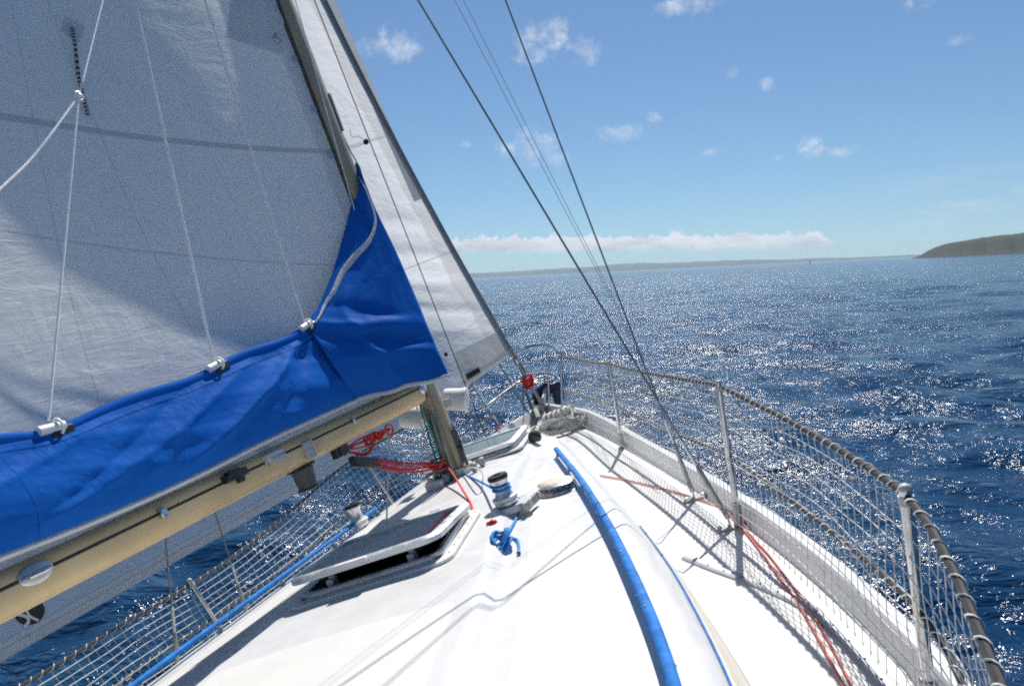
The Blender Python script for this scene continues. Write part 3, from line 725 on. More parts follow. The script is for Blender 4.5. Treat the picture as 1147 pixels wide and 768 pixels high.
part('exit_plate', M().box((.064, p[1]+.02, p[2]), (X, Y, Z), (.014, .030, .22)), greydark, mast)
# white canisters slung either side of the mast, one ahead and one to port
for (px, py, y, ln) in ((512, 446, 4.47, .10), (463, 466, 4.28, .10)):
    c = on_y(px, py, y) if px > 480 else on_x(px, py, -.18)
    o = M().lathe(c-X*.075+Z*.02, X*.94-Z*.33, [(0, .052), (.005, .062), (.03, .066), (.10, .066), (.125, .072), (.135, .072), (.14, .060)], 24)
    part('rope_canister', o, whitepl, mast)
    part('bracket', M().box(c*.75+mast_c(c[2])*.25, (c-mast_c(c[2]), Z, np.cross(c-mast_c(c[2]), Z)), (.13, .05, .03)), greyplastic, mast)
for (px, py) in ((497, 498), (500, 515)):
    p = on_y(px, py, 4.2); part('cleat', M().box(np.array([.066, 4.27, p[2]]), (X, Y, Z), (.03, .022, .10)).box(np.array([.08, 4.27, p[2]]), (X, Y, Z), (.016, .018, .15)), greydark, mast)
for (dx, dy) in ((.13, -.10), (-.13, -.10), (.14, .06), (-.02, -.17)):
    p = dpt(dx, 4.3+dy); part('turning_block', M().box(p+Z*.03, (X, Y, Z), (.024, .05, .05)).tube([p+Z*.03-X*.016, p+Z*.03+X*.016], .02, 12), dullsteel, mast)
part('organiser', M().box(dpt(-.08, 4.08)+Z*.02, (X, Y, Z), (.10, .05, .04)), whitepl, mast)

# ------------------------------------------------------------------ boom
G = on_y(462, 441, 4.205); G = np.array([-.02, 4.205, G[2]])
E0 = on_plane(0, 668, G, (math.cos(R(12.6)), -math.sin(R(12.6)), 0))
bd = E0-G; bl = np.linalg.norm(bd); bd = bd/bl
NS = np.cross(bd, Z); NS = NS/np.linalg.norm(NS); 
if NS[0] < 0: NS = -NS                                        # normal of the boom plane, starboard side
UPB = np.cross(NS, bd); UPB = UPB if UPB[2] > 0 else -UPB
boom = emp('boom', 'gold anodised boom swung out over the port side below the blue sail cover', 'boom', G)
BL = 3.75; m = M(); rows = []
BW, BH = .052, .066
for t in np.linspace(.03, BL, 30):
    row = []
    for a in np.linspace(0, 2*math.pi, 33)[:-1]:
        ca, sa = math.cos(a), math.sin(a); row.append(G+bd*t+NS*BW*math.copysign(abs(ca)**.8, ca)+UPB*BH*math.copysign(abs(sa)**.8, sa))
    rows.append(row)
m.grid(rows, wrap=True); m.f.append(tuple(range(32))); m.f.append(tuple(len(m.v)-1-i for i in range(32))); part('spar', m, gold, boom, angle=50)
def bs(t, up, out=0.):                                         # a point on the boom's starboard face, up = -1..1
    ca = math.sqrt(max(0, 1-abs(up)**2.5))**.8; return G+bd*t+NS*(BW*ca+out)+UPB*BH*up
def at_boom(px, py):
    p = on_plane(px, py, G+NS*.05, NS); d = p-G; return float(np.dot(d, bd)), float(np.dot(d, UPB))/BH
groove = M().tube([bs(t, .30, -.002) for t in np.linspace(.05, BL-.01, 30)], .0052, 6); part('groove', groove, darkgroove, boom)
part('gooseneck', M().lathe(bs(.045, .2, -.01), NS, [(0, .03), (.014, .03), (.022, .022), (.03, .022), (.034, .012)], 16).box(G+bd*.0+Y*.0, (bd, NS, UPB), (.10, .05, .07)), alu, boom)
t_, u_ = at_boom(37, 635)
o = part('padeye', M().lathe(bs(t_, .30, -.004), NS, [(0, .028), (.006, .028), (.010, .020)], 20, xref=bd, sx=1.9), steel, boom)
part('eye', M().tube([bs(t_-.035, .3, .0), bs(t_-.03, .3, .02), bs(t_, .3, .03), bs(t_+.03, .3, .02), bs(t_+.035, .3, 0)], .008, 8), steel, o)
for dx in (-.04, .04): part('screw', M().ball(bs(t_+dx, .3, .006), .006, 6), dullsteel, o)
t_, u_ = at_boom(178, 568); part('slide_stop', M().box(bs(t_, .28, .006), (bd, NS, UPB), (.028, .022, .03)).tube([bs(t_, .2, .01), bs(t_, .05, .014)], .006, 8), steel, boom)
t_, u_ = at_boom(298, 516)
t_, u_ = at_boom(258, 527)
part('clutch', M().box(bs(t_, .42, .012), (bd, NS, UPB), (.115, .034, .028)).box(bs(t_+.01, .62, .02), (bd, NS, UPB), (.06, .03, .02)).box(bs(t_-.02, .15, .012), (bd, NS, UPB), (.03, .02, .03)), black, boom)
t_, u_ = at_boom(303, 509)
part('sheave_box', M().box(bs(t_, .5, .012), (bd, NS, UPB), (.10, .034, .034)).box(bs(t_-.01, .22, .016), (bd, NS, UPB), (.085, .03, .024)), greyplastic, boom)
t_, u_ = at_boom(346, 507)
o = part('clamp_strap', M().box(bs(t_, -.15, .006), (bd, NS, UPB), (.062, .014, .075)), greyplastic, boom)
for k in (-1, 0, 1): part('strap_rib', M().box(bs(t_+k*.02, -.15, .014), (bd, NS, UPB), (.009, .008, .07)), greyplastic, o)
hp = G+bd*(t_+.02)-UPB*(BH+.055)
part('hanging_lamp', M().lathe(hp+UPB*.05, -UPB, [(0, .03), (.006, .05), (.03, .046), (.085, .040), (.09, .048), (.096, .046)], 20), greydark, boom)
part('lamp_bracket', M().box(hp+UPB*.05, (bd, NS, UPB), (.14, .05, .010)), black, boom)
t_, u_ = at_boom(393, 468); part('slide_stop', M().tube([bs(t_, .28, .0), bs(t_, .1, .012)], .005, 8).box(bs(t_, .28, .006), (bd, NS, UPB), (.02, .016, .02)), steel, boom)
t_, u_ = at_boom(390, 500)
part('fiddle_block', M().box(G+bd*t_-UPB*(BH+.02), (bd, NS, UPB), (.11, .03, .05)).tube([G+bd*t_-UPB*(BH+.02)-NS*.02, G+bd*t_-UPB*(BH+.02)+NS*.02], .028, 14), black, boom)
VB = G+bd*t_-UPB*(BH+.03)

# ------------------------------------------------------------------ mainsail
THB = math.degrees(math.atan2(-bd[0], -bd[1]))
ZF = G[2]+.10
def main_pt(t, z):
    th = R(THB); ch = 3.75*(1-max(0, z-ZF)/9.6); c = np.array([-math.sin(th), -math.cos(th), 0]); n_ = np.array([-math.cos(th), math.sin(th), 0])
    A = .325*(1-math.exp(-max(0, z-ZF)/1.0)); g = 4*t*(1-t)*(1+.3*(1-2*t))
    wr = .006*mnoise.fractal(Vector((t*5, z*2.2, 3)), .8, 2, 3)
    return mast_c(z)+np.array([0, -.095, 0])+c*ch*t+n_*(A*g+wr)
msail = emp('mainsail', 'large white mainsail hoisted above the blue cover, upper part in shade', 'sail', main_pt(0, ZF))
zs = list(np.linspace(ZF-.05, ZF+2.6, 70))+list(np.linspace(ZF+2.7, 10.3, 50)); ts = np.linspace(0, 1, 90)
m = M(); m.grid([[main_pt(t, z) for t in ts] for z in zs], [[(t*3.75, z) for t in ts] for z in zs]); part('sailcloth', m, mainm, msail, angle=80)
def main_at(px, py, off=.0):
    d = ray(px, py); best = None
    lo, hi = 1.0, 6.0
    def sd(D):
        p = CAM_B+d*D
        # signed distance across the sail along the boom-plane normal
        th = R(THB); c = np.array([-math.sin(th), -math.cos(th)]); q = p[:2]-(mast_c(p[2])[:2]+np.array([0, -.095])); t = np.dot(q, c)/(3.75*(1-max(0, p[2]-ZF)/9.6))
        s_ = main_pt(min(1, max(0, t)), p[2]); n_ = np.array([math.cos(th), -math.sin(th), 0]); return np.dot(p-s_, n_)-off
    a = lo
    for D in np.arange(lo, hi, .03):
        if sd(D) < 0: break
        a = D
    b = D
    for _ in range(25):
        c_ = (a+b)/2
        if sd(c_) < 0: b = c_
        else: a = c_
    return CAM_B+d*b
def patch_on(fn, quad, n_=6, off=.004):
    """grid of points from a pixel quad (tl, tr, br, bl) projected on a surface"""
    rows = []
    for i in np.linspace(0, 1, n_):
        l = np.array(quad[0])*(1-i)+np.array(quad[3])*i; r = np.array(quad[1])*(1-i)+np.array(quad[2])*i
        rows.append([fn(*(l*(1-j)+r*j), off) for j in np.linspace(0, 1, n_)])
    m = M(); m.grid(rows, [[(p[1], p[2]) for p in r] for r in rows]); return m
part('reef_patch', patch_on(main_at, [(262, -25), (318, -25), (318, 62), (253, 42)]), patchm, msail)
part('eyelet_patch', patch_on(main_at, [(73, 18), (95, 30), (90, 48), (68, 36)], 4), patchm, msail)
e_ = main_at(311, 43, .006); NSM = np.array([math.cos(R(THB)), -math.sin(R(THB)), 0])
part('luff_eyelet', M().tube([e_+.022*(Z*math.cos(a)+np.cross(NSM, Z)*math.sin(a)) for a in np.linspace(0, 2*math.pi, 17)[:-1]], .006, 8, closed=True), steel, msail)
rp = smooth_path([main_at(81, 31, .012), main_at(84, 50, .02), main_at(88, 85, .016), main_at(93, 108, .014), main_at(99, 130, .014)], 8); L = len(rp)
mm = M().tube(rp, .0075, 8); mm.uv = [(i//8/(L)*.55, 0) for i in range(len(mm.v))]
part('reef_line', mm, reefm, msail)
for (px, py) in ((329, 66), (368, 174), (350, 122)):
    p = main_at(px, py, .0); q = mast_c(p[2])+np.array([0, -.085, 0]); part('luff_slide', M().box((q+p)/2, (p-q, Z, np.cross(p-q, Z)), (np.linalg.norm(p-q)+.02, .03, .012)), steel, msail)

# ------------------------------------------------------------------ blue sail cover (lazy bag) with collar round the mast
def ext(pts, L, n=4):
    d = pts[0]-pts[1]; d = d/np.linalg.norm(d); return [pts[0]+d*L*k/n for k in range(n, 0, -1)]+pts
hem = [on_plane(px, py, G+NS*.075, NS) for px, py in ((0, 622), (60, 599), (120, 575), (187, 546), (240, 521), (290, 496), (340, 473), (398, 447))]
topl = [on_plane(px, py, G+NS*.02, NS) for px, py in ((0, 490), (52, 481), (100, 462), (170, 438), (235, 412), (290, 389), (330, 372), (346, 364))]
hem = resample(smooth_path(ext(hem, 1.1), 4), 110); topl = resample(smooth_path(ext(topl, 1.1), 4), 110)
cov = emp('sail_cover', 'royal blue canvas sail cover along the boom with collar round the mast', 'sail cover', G)
rows = []; uvs = []
for q in np.linspace(0, 1, 46):
    row = []; ur = []
    for i in range(110):
        s_ = i/109; b = hem[i]*(1-q)+topl[i]*q
        bulge = .062*math.sin(math.pi*q**.75)*(1-.35*ss(.85, 1, s_))
        f = .016*mnoise.fractal(Vector((s_*8+q*3.2, q*1.4, 1.3)), 1.1, 2.1, 3)+.012*math.sin(s_*46+q*7+2*mnoise.noise(Vector((s_*6, q*2, 0))))*math.exp(-((q-.1)/.25)**2)*.4
        # creases fanning down from the cord tabs
        for (sc_, sl, wd_, am) in ((.985, -.42, .030, .040), (.99, -.22, .022, -.030), (.72, -.20, .02, .016), (.70, -.34, .02, -.013), (.42, -.16, .018, .016), (.41, -.28, .02, -.014), (.86, -.5, .03, .016), (.56, -.40, .025, .014), (.30, -.35, .03, .015)):
            d = s_-(sc_+sl*(1-q)); f += am*math.exp(-abs(d/wd_)**1.25)*ss(1.0, .8, q)*ss(0, .25, q)
        row.append(b+NS*(bulge+f*math.sin(math.pi*min(1, q*.98+.01))**.5)-UPB*.012*math.sin(s_*29)*ss(.7, 1, q)*0.6); ur.append((s_*4.3, q*.45+.5))
    rows.append(row); uvs.append(ur)
m = M(); m.grid(rows, uvs); part('side_panel', m, bluem, cov, angle=70, solid=.002)
toprow = rows[-1]; hemrow = rows[0]
# far side panel, leaning in to the sail
rows = []
for q in np.linspace(0, 1, 12):
    rows.append([hem[i]*(1-q)+topl[i]*q-NS*(.15+.02+.06*math.sin(math.pi*q)+.10*q) for i in range(0, 110, 3)])
m = M(); m.grid(rows, [[(i*.1, q*.4) for i in range(len(rows[0]))] for q in range(12)]); part('side_panel', m, bluem, cov, angle=70, solid=.002)
# pale tape along the hem
def ribbon(pts, wdir, wd_, off=None):
    m = M(); rows = [[p-wdir*wd_/2, p+wdir*wd_/2] for p in pts]; m.grid(rows, [[(i*.04, 0), (i*.04, .03)] for i in range(len(pts))]); return m
rows = [[p+NS*.006+UPB*.004 for p in hemrow], [p+NS*.009-UPB*.006 for p in hemrow], [p+NS*.003-UPB*.015 for p in hemrow]]
m = M(); m.grid(rows, [[(i*.04, j*.02) for i in range(110)] for j in range(3)]); part('hem_tape', m, hemm, cov, solid=.003)
# stitched top sleeve
part('top_sleeve', M().tube([p+NS*.0-UPB*.012 for p in toprow], .020, 10), bluem, cov)
# collar
lb = [on_plane(px, py, G+NS*d, NS) for (px, py, d) in ((398, 182, .02), (396, 215, .02), (390, 243, .02), (374, 300, .02), (358, 340, .02), (346, 364, .02), (362, 392, .09), (380, 420, .11), (398, 447, .08))]
rb_ = [on_plane(px, py, (0, yy, 0), (0, 1, 0)) for (px, py, yy) in ((403, 190, 4.28), (412, 212, 4.22), (421, 235, 4.15), (442, 278, 4.03), (456, 310, 3.95), (470, 343, 3.88), (481, 370, 3.83), (492, 396, 3.79), (503, 420, 3.76))]
NQ, NP = 70, 44
lbs = resample(smooth_path(lb, 6), 400); rbs = resample(smooth_path(rb_, 6), 400)
# keep rows level: match by index of the control points
def ctrl(pts, k):
    sp_ = smooth_path(pts, 10); return [sp_[min(len(sp_)-1, int(round(q*(len(sp_)-1))))] for q in np.linspace(0, 1, k)]
lc, rc = ctrl(lb, NQ), ctrl(rb_, NQ)
rows = []; uvs = []; OUT = _n([.62, -.78, .12])
for i in range(NQ):
    q = i/(NQ-1); row = []; ur = []
    for j in range(NP):
        p_ = j/(NP-1); b = lc[i]*(1-p_)+rc[i]*p_
        bul = .026*math.sin(math.pi*p_)**.8
        f = .013*mnoise.fractal(Vector((p_*2.0, q*4+p_*1.2, 7.7)), 1.1, 2.1, 3)
        f += .030*math.exp(-((q-(.60+.14*p_+.03*math.sin(p_*5)))/.028)**2) - .022*math.exp(-((q-(.68+.12*p_))/.035)**2)
        f += .020*math.exp(-((q-(.80+.05*p_))/.03)**2) - .014*math.exp(-((q-(.50+.22*p_))/.03)**2)
        f += .016*math.exp(-((p_-(.2+.5*(q-.4)))/.05)**2)*ss(.35, .6, q)
        row.append(b+OUT*(bul+f*math.sin(math.pi*p_)**.5)); ur.append((p_*.7, q*1.3+1.2))
    rows.append(row); uvs.append(ur)
m = M(); m.grid(rows, uvs, flip=True); part('collar', m, bluem, cov, angle=70, solid=.002)
colrows = rows
# collar's far side, closing it ahead of the mast
rows2 = []
for i in range(0, NQ, 3):
    rows2.append([rc[i]*(1-t)+(mast_c(rc[i][2])+np.array([-.16, .05, 0]))*t+np.array([.0, .05, 0])*math.sin(math.pi*t) for t in np.linspace(0, 1, 8)])
m = M(); m.grid(rows2, [[(t*.1, i*.05) for t in range(8)] for i in range(len(rows2))]); part('collar_return', m, bluem, cov, angle=70, solid=.002)
def col_at(px, py):
    best = None; bd_ = 1e9
    for r in colrows:
        for p in r:
            a, b = proj(p); e = (a-px)**2+(b-py)**2
            if e < bd_: bd_ = e; best = p
    return best
zipp = smooth_path([col_at(*q)+OUT*.010 for q in ((401, 196), (408, 212), (417, 234), (419, 252), (412, 270), (398, 288), (385, 305), (374, 324), (364, 342), (355, 356), (347, 366))], 8)
m = M(); rows = []
nz_ = len(zipp)
for i, p in enumerate(zipp):
    t = zipp[min(i+1, nz_-1)]-zipp[max(i-1, 0)]; t /= np.linalg.norm(t); x = np.cross(t, OUT); x /= np.linalg.norm(x); wd_ = .006+.026*math.exp(-((i/nz_-.55)/.25)**2)
    rows.append([p-x*wd_/2, p+OUT*.001, p+x*wd_/2])
m.grid(rows, [[(i*.03, 0), (i*.03, .02), (i*.03, .04)] for i in range(nz_)]); part('zip_tape', m, hemm, cov, solid=.003)
bot = [p+OUT*.004+Z*(.004*math.sin(i*.33)) for i, p in enumerate(colrows[-1])]
m = M(); m.grid([[p+Z*.004 for p in bot], [p+OUT*.002-Z*.006 for p in bot], [p-Z*.017 for p in bot]], [[(i*.03, j*.02) for i in range(NP)] for j in range(3)]); part('hem_tape', m, hemm, cov, solid=.003)
# batten tube ends where the cords take the cover
TUBES = []
for (px, py) in ((52, 480), (236, 413), (343, 369)):
    c = min(toprow, key=lambda p: (proj(p)[0]-px)**2+(proj(p)[1]-py)**2); i = min(range(110), key=lambda k: np.linalg.norm(toprow[k]-c)); d = toprow[min(109, i+2)]-toprow[max(0, i-2)]; d /= np.linalg.norm(d)
    p = c+NS*.018+UPB*.004; TUBES.append(p+UPB*.025)
    part('batten_tube', M().tube([p-d*.045, p+d*.04], .0155, 12), whitepl, cov)
    part('tab_slot', M().box(c-UPB*.014+NS*.012+d*.03, (d, UPB, NS), (.075, .035, .03)), black, cov)
    part('cord_loop', M().tube([p+d*.02+.024*(UPB*math.cos(a)+NS*math.sin(a)) for a in np.linspace(0, 2*math.pi, 13)[:-1]], .005, 6, closed=True), jackrope, cov)
#SPLIT3
# ------------------------------------------------------------------ genoa on its furler
FS0 = on_x(592, 427, 0.0)                                       # furler drum
LZ = [(0, FS0)]
def luff(z):
    y = FS0[1]-.262*(z-FS0[2]); s_ = (z-FS0[2])/10.2; return np.array([-.40*math.sin(math.pi*min(1, max(0, s_)))**.9 if s_ > 0 else 0, y, z])
TZ = FS0[2]+.16
CL = np.array([-2.2, 1.1, .78])
def gen_pt(t, v):
    """v: 0 foot .. 1 head ; t: 0 luff .. 1 leech"""
    l = luff(TZ+v*9.0); hd = luff(TZ+9.2); e = CL*(1-v)+(hd+np.array([-.25, -.15, 0]))*v+np.array([-.55, -.10, 0])*math.sin(math.pi*v)*.55
    c = l*(1-t)+e*t; L = np.linalg.norm(e-l); n_ = np.cross(e-l, Z); n_ /= np.linalg.norm(n_); n_ = n_ if n_[0] < 0 else -n_
    cam_ = .125*(1-.25*v)*(.55+.45*ss(0, .12, v)); g = 4*t*(1-t)*(1+.75*(1-2*t))*.82
    return c+n_*L*cam_*g
FOOT = [(569, 400), (517, 437), (440, 486), (370, 530), (300, 570), (150, 655), (0, 741), (-160, 832)]
def foot_line(px): return float(np.interp(px, [f[0] for f in FOOT][::-1], [f[1] for f in FOOT][::-1]))
def foot_v(t):                                                  # trim the foot so it runs as the sail's bolt rope does
    lo, hi = -.10, .2
    for _ in range(30):
        c = (lo+hi)/2; px, py = proj(gen_pt(t, c)); 
        if py > foot_line(px): lo = c
        else: hi = c
    return hi
tsg = list(np.linspace(0, .2, 30))+list(np.linspace(.2, 1, 62))[1:]
fv = [foot_v(t) if t < .80 else None for t in tsg]
lastv = [x for x in fv if x is not None][-1]; fv = [lastv if x is None else x for x in fv]
vs_ = list(np.linspace(0, .32, 64))+list(np.linspace(.32, 1, 40))[1:]
gen_rows = []; gen_uv = []
for q in vs_:
    row = []; ur = []
    for t, f0 in zip(tsg, fv):
        v = f0+(1-f0)*q; p = gen_pt(t, v)
        zz = p[2]; wr = 0
        # creases fanning off the luff near the tack
        for (z0_, sl, wd_, am) in ((1.25, .9, .05, .022), (1.55, .85, .06, -.020), (1.85, .75, .06, .018), (1.05, .8, .04, -.012), (2.2, .6, .08, .014)):
            tt = t*6.0; d = zz-(z0_+sl*(tt-.0)*.5); wr += am*math.exp(-(d/wd_)**2)*ss(0, .15, tt)*ss(1.6, .8, tt)
        row.append(p+np.array([wr, 0, 0])+np.array([.004*mnoise.fractal(Vector((t*14, zz*2, 5)), .8, 2, 3), 0, 0])); ur.append((t*6.4, zz))
    gen_rows.append(row); gen_uv.append(ur)
gen = emp('genoa', 'white genoa set on the forestay behind the mast, foot stretching to port', 'sail', gen_rows[0][0])
m = M(); m.grid(gen_rows, gen_uv); part('sailcloth', m, genm, gen, angle=80)
NG = _n([.95, -.30, 0.05])
m = M(); m.grid([[p+NG*.003 for p in gen_rows[0]], [p+NG*.004 for p in gen_rows[3]]], [[(i*.07, 0) for i in range(len(tsg))], [(i*.07, .1) for i in range(len(tsg))]])
# foot tape with its stitching row
def gfoot(off, w0, w1):
    mm_ = M(); r0, r1 = [], []
    for k in range(len(tsg)):
        col = [gen_rows[i][k] for i in range(len(vs_))]
        d = col[4]-col[0]; d /= np.linalg.norm(d); nn = np.cross(d, gen_rows[0][min(k+1, len(tsg)-1)]-gen_rows[0][max(k-1, 0)]); nn /= np.linalg.norm(nn); nn = nn if nn[0] > 0 else -nn; r0.append(col[0]+d*w0+nn*off); r1.append(col[0]+d*w1+nn*off)
    mm_.grid([r0, r1], [[(i*.07, 0) for i in range(len(tsg))], [(i*.07, .08) for i in range(len(tsg))]]); return mm_
part('foot_tape', gfoot(.008, 0.0, .075), cloth('foot tape cloth', C(.84, .84, .83), C(.87, .87, .86), .6, [('v', .05, .004, GREYL, .4, 0, None)], .15), gen)
FT = M().tube([luff(z) + np.array([0.01, .012, 0]) for z in np.linspace(FS0[2]+.1, 10.2, 60)], .021, 10); 
fur = emp('forestay_furler', 'dark grey forestay foil with red furling drum at the bow', 'furler', FS0)
part('foil', FT, foiltape, fur)
ax_ = _n(luff(1.2)-luff(.6)); c = FS0
part('drum', M().lathe(c-ax_*.05, ax_, [(0, .03), (.004, .072), (.02, .076), (.03, .060), (.075, .060), (.085, .076), (.10, .070), (.105, .03)], 24), redpl, fur)
part('stay_end', M().tube([c-ax_*.30, c-ax_*.05], .020, 10).tube([c+ax_*.06, c+ax_*.28], .017, 10), dullsteel, fur)
part('swivel', M().lathe(c+ax_*.22, ax_, [(0, .026), (.05, .028), (.06, .022)], 14).box(c+ax_*.27-X*.03, (X, Y, Z), (.06, .012, .02)), steel, fur)
def gen_at(px, py, off=0.):
    d = ray(px, py); best, bv = None, 1e9
    for i in range(0, 50):
        for k in range(len(tsg)):
            a, b = proj(gen_rows[i][k]); e = (a-px)**2+(b-py)**2
            if e < bv: bv = e; best = (i, k)
    i, k = best; i = max(1, min(len(vs_)-2, i)); k = max(1, min(len(tsg)-2, k))
    p0 = gen_rows[i][k]; n_ = np.cross(gen_rows[i][k+1]-gen_rows[i][k-1], gen_rows[i+1][k]-gen_rows[i-1][k]); n_ /= np.linalg.norm(n_); n_ = n_ if n_[0] > 0 else -n_
    return on_plane(px, py, p0+n_*off, n_)
part('luff_strip', patch_on(gen_at, [(352, -30), (362, -30), (474, 222), (464, 226)], 14, .003), cloth('grey luff strip', C(.56, .58, .60), C(.60, .61, .62), .4, [], .1), gen)
def disc(fn, cx, cy, r1, r2, rot, off, n_=28):
    pts = []
    for k in range(n_):
        a = 2*math.pi*k/n_; x, y = r1*math.cos(a), r2*math.sin(a); pts.append(fn(cx+x*math.cos(rot)-y*math.sin(rot), cy+x*math.sin(rot)+y*math.cos(rot), off))
    return M().add([fn(cx, cy, off)]+pts, [(0, 1+k, 1+(k+1) % n_) for k in range(n_)])
def pxribbon(fn, pts, wd_, off):
    P = smooth_path([(a, b, 0) for a, b in pts], 6); rows = []
    for i, p in enumerate(P):
        t = P[min(i+1, len(P)-1)]-P[max(i-1, 0)]; t = t/np.linalg.norm(t); rows.append([fn(p[0]-t[1]*wd_/2, p[1]+t[0]*wd_/2, off), fn(p[0]+t[1]*wd_/2, p[1]-t[0]*wd_/2, off)])
    m = M(); return m.grid(rows)
k_ = 120/768
def cp_(x, y): return (x*k_, 600+y*k_)
em = part('emblem', disc(gen_at, *cp_(212, 542), 17.5, 14.5, R(-20), .005), emblem, gen)
for pth, wd_ in (([(205, 455), (190, 500), (195, 545), (222, 580), (275, 603)], 2.9), ([(92, 548), (130, 562), (175, 572), (203, 595), (200, 622), (176, 648)], 3.2)):
    part('emblem_line', pxribbon(gen_at, [cp_(*q) for q in pth], wd_, .008), emwhite, em)
part('telltale_patch', disc(gen_at, 410, 159, 3.2, 3.4, 0, .005, 16), black, gen)
part('telltale', M().tube(smooth_path([gen_at(409, 159, .008), gen_at(402, 153, .02), gen_at(394, 153, .015), gen_at(392, 145, .012)], 5), .0022, 5), darkwire, gen)
part('telltale', M().tube(smooth_path([gen_at(409, 160, .008), gen_at(401, 164, .02), gen_at(393, 165, .015)], 5), .0022, 5), darkwire, gen)
part('eyelet', disc(gen_at, 499.5, 397, 2.2, 2.4, 0, .005, 16), black, gen)
part('tack_patch', patch_on(gen_at, [(507, 396), (556, 372), (568, 398), (520, 432)], 8, .004), cloth('tack patch', C(.76, .74, .70), C(.80, .78, .74), .5, [], .15), gen)
part('foot_strap', M().box(gen_at(530, 418, .03), (gen_at(540, 412, .03)-gen_at(520, 424, .03), Z, X), (.17, .05, .02)), black, gen)

# ------------------------------------------------------------------ standing rigging
def stay(name, a, b, r, label, cat, mt=wire, group=None, screw=True, sag=0.):
    a, b = np.array(a, float), np.array(b, float); d = (b-a)/np.linalg.norm(b-a)
    o = emp(name, label, cat, a, group)
    pts = lin(a, b, 12 if not sag else 24)
    if sag: pts = [p-Z*sag*4*(i/23)*(1-i/23) for i, p in enumerate(pts)]
    part('cable', M().tube(pts, r, 8), mt, o)
    if screw:
        part('turnbuckle', M().tube([a+d*.03, a+d*.05, a+d*.22, a+d*.24], [.007, .011, .011, .007], 10), dullsteel, o)
        part('swage', M().tube([a+d*.24, a+d*.36], r*1.7, 10), steel, o)
        part('toggle', M().box(a+d*.015, (X, np.cross(d, X), d), (.022, .022, .05)), dullsteel, o)
    return o
for s, sd in ((1, 'starboard'), (-1, 'port')):
    for key, (tx, ty) in (('cap', (566, 0)), ('low', (468, 0))):
        x, y = CP[key]; a = dpt(s*x, y, .05); q = np.array([x, y, a[2]]); mt_ = np.array([.04, 4.27, 0]); hd = np.array([mt_[0]-x, mt_[1]-y, 0]); nrm = np.cross(hd, Z)
        if key == 'cap':                                       # runs out to a spreader tip, so not straight to the mast
            t = on_plane(tx, ty, (.95, 4.0, 0), (1, 0, 0)) if False else on_y(tx, ty, 3.98)
        else: t = on_plane(tx, ty, q, nrm)
        t = q+(t-q)*1.9; t = np.array([s*t[0], t[1], t[2]])
        stay('shroud', a, t, .0042 if key == 'cap' else .0046, f'{"forward" if key == "cap" else "aft"} wire shroud on the {sd} side deck ending in a turnbuckle', 'shroud', group='wire shrouds')
# thin flag halyards beside the shrouds, run together
for i, (a, b) in enumerate((((505, -8), (694, 352)), ((515, -8), (700, 360)))):
    pa = on_y(*b, 4.0); pb = on_y(*a, 4.05); pb = pa+(pb-pa)*1.6
    lowp = dpt(1.225, 3.79, .30)+np.array([.01*i, .01, 0])
    o = part('flag_halyard', M().tube([lowp, pa, pb], .0014, 5), wire, None, base=lowp, label='thin pale flag halyard rising between the two starboard shrouds', cat='line', group='flag halyards')
# inner stay to the foredeck
bs0 = dpt(-.02, 5.30, .03); t1 = on_plane(352, 0, bs0, np.cross(np.array([0.06, -.8, 3.])-0, np.array([1., 0, 0]))) 
t1 = on_y(352, 0, 4.72); t1 = bs0+(t1-bs0)*1.5
stay('inner_stay', bs0, t1, .0034, 'thin dark inner stay crossing the white genoa down to the foredeck', 'stay', darkwire, screw=False)
# running lines
def rope(name, pts, r, mt, label, cat='rope', group=None, k=8, n=8):
    P = smooth_path(pts, k); return part(name, M().tube(P, r, n), mt, None, base=P[0], label=label, cat=cat, group=group)
hl = [main_at(333, 8, .30), main_at(375, 165, .30)]
ha = on_y(330, -2, 4.12); hb_ = on_plane(452, 428, (.09, 4.16, 0), (0, 1, 0))
rope('halyard', [hb_, hb_*.5+(ha)*.5, ha, ha+(ha-hb_)*.8], .0030, jackrope, 'pale halyard running straight down the starboard face of the mast')
xa = np.array([.075, p[1], 0]); pe = on_y(371, 115, 4.33); pf = on_y(401, 184, 4.36)
rope('mast_line', [on_y(366, 108, 4.32), on_y(374, 128, 4.34), on_y(392, 168, 4.35), pf], .0035, darkwire, 'short dark line from the mast exit slot down into the cover collar')
# lazy jacks
node = main_at(88, 108, .22)
LJ = 'lazy jack cords holding the sail cover'
rope('lazy_jack', [TUBES[0], TUBES[0]*.5+node*.5, node], .0040, jackrope, 'white lazy jack leg from leftmost cover tube up to the ring', 'cord', LJ)
rope('lazy_jack', [node, main_at(40, 172, .22), main_at(0, 212, .22), main_at(-60, 272, .22)], .0040, jackrope, 'white lazy jack leg slanting from the ring to the lower left', 'cord', LJ)
u0 = main_at(115, 0, .2); rope('lazy_jack', [node, u0, u0+(u0-node)*1.5], .0040, jackrope, 'white lazy jack fall rising from the ring past the flecked reef line', 'cord', LJ)
part('lazy_jack_ring', M().tube([node+.016*(Z*math.cos(a)+bd*math.sin(a)) for a in np.linspace(0, 2*math.pi, 13)[:-1]], .006, 8, closed=True).ball(node, .013, 6), whitepl, None, base=node, label='small white thimble where three lazy jack cords meet', cat='ring')
for tb, top_, lab in ((TUBES[1], (150, -4), 'white lazy jack cord from the middle cover tube across the mainsail'), (TUBES[2], (228, -4), 'white lazy jack cord from the rightmost cover tube at the collar')):
    u0 = main_at(*top_, .30); rope('lazy_jack', [tb, tb*.5+u0*.5-Z*.004, u0, u0+(u0-tb)*.7], .0054, jackrope, lab, 'cord', LJ)
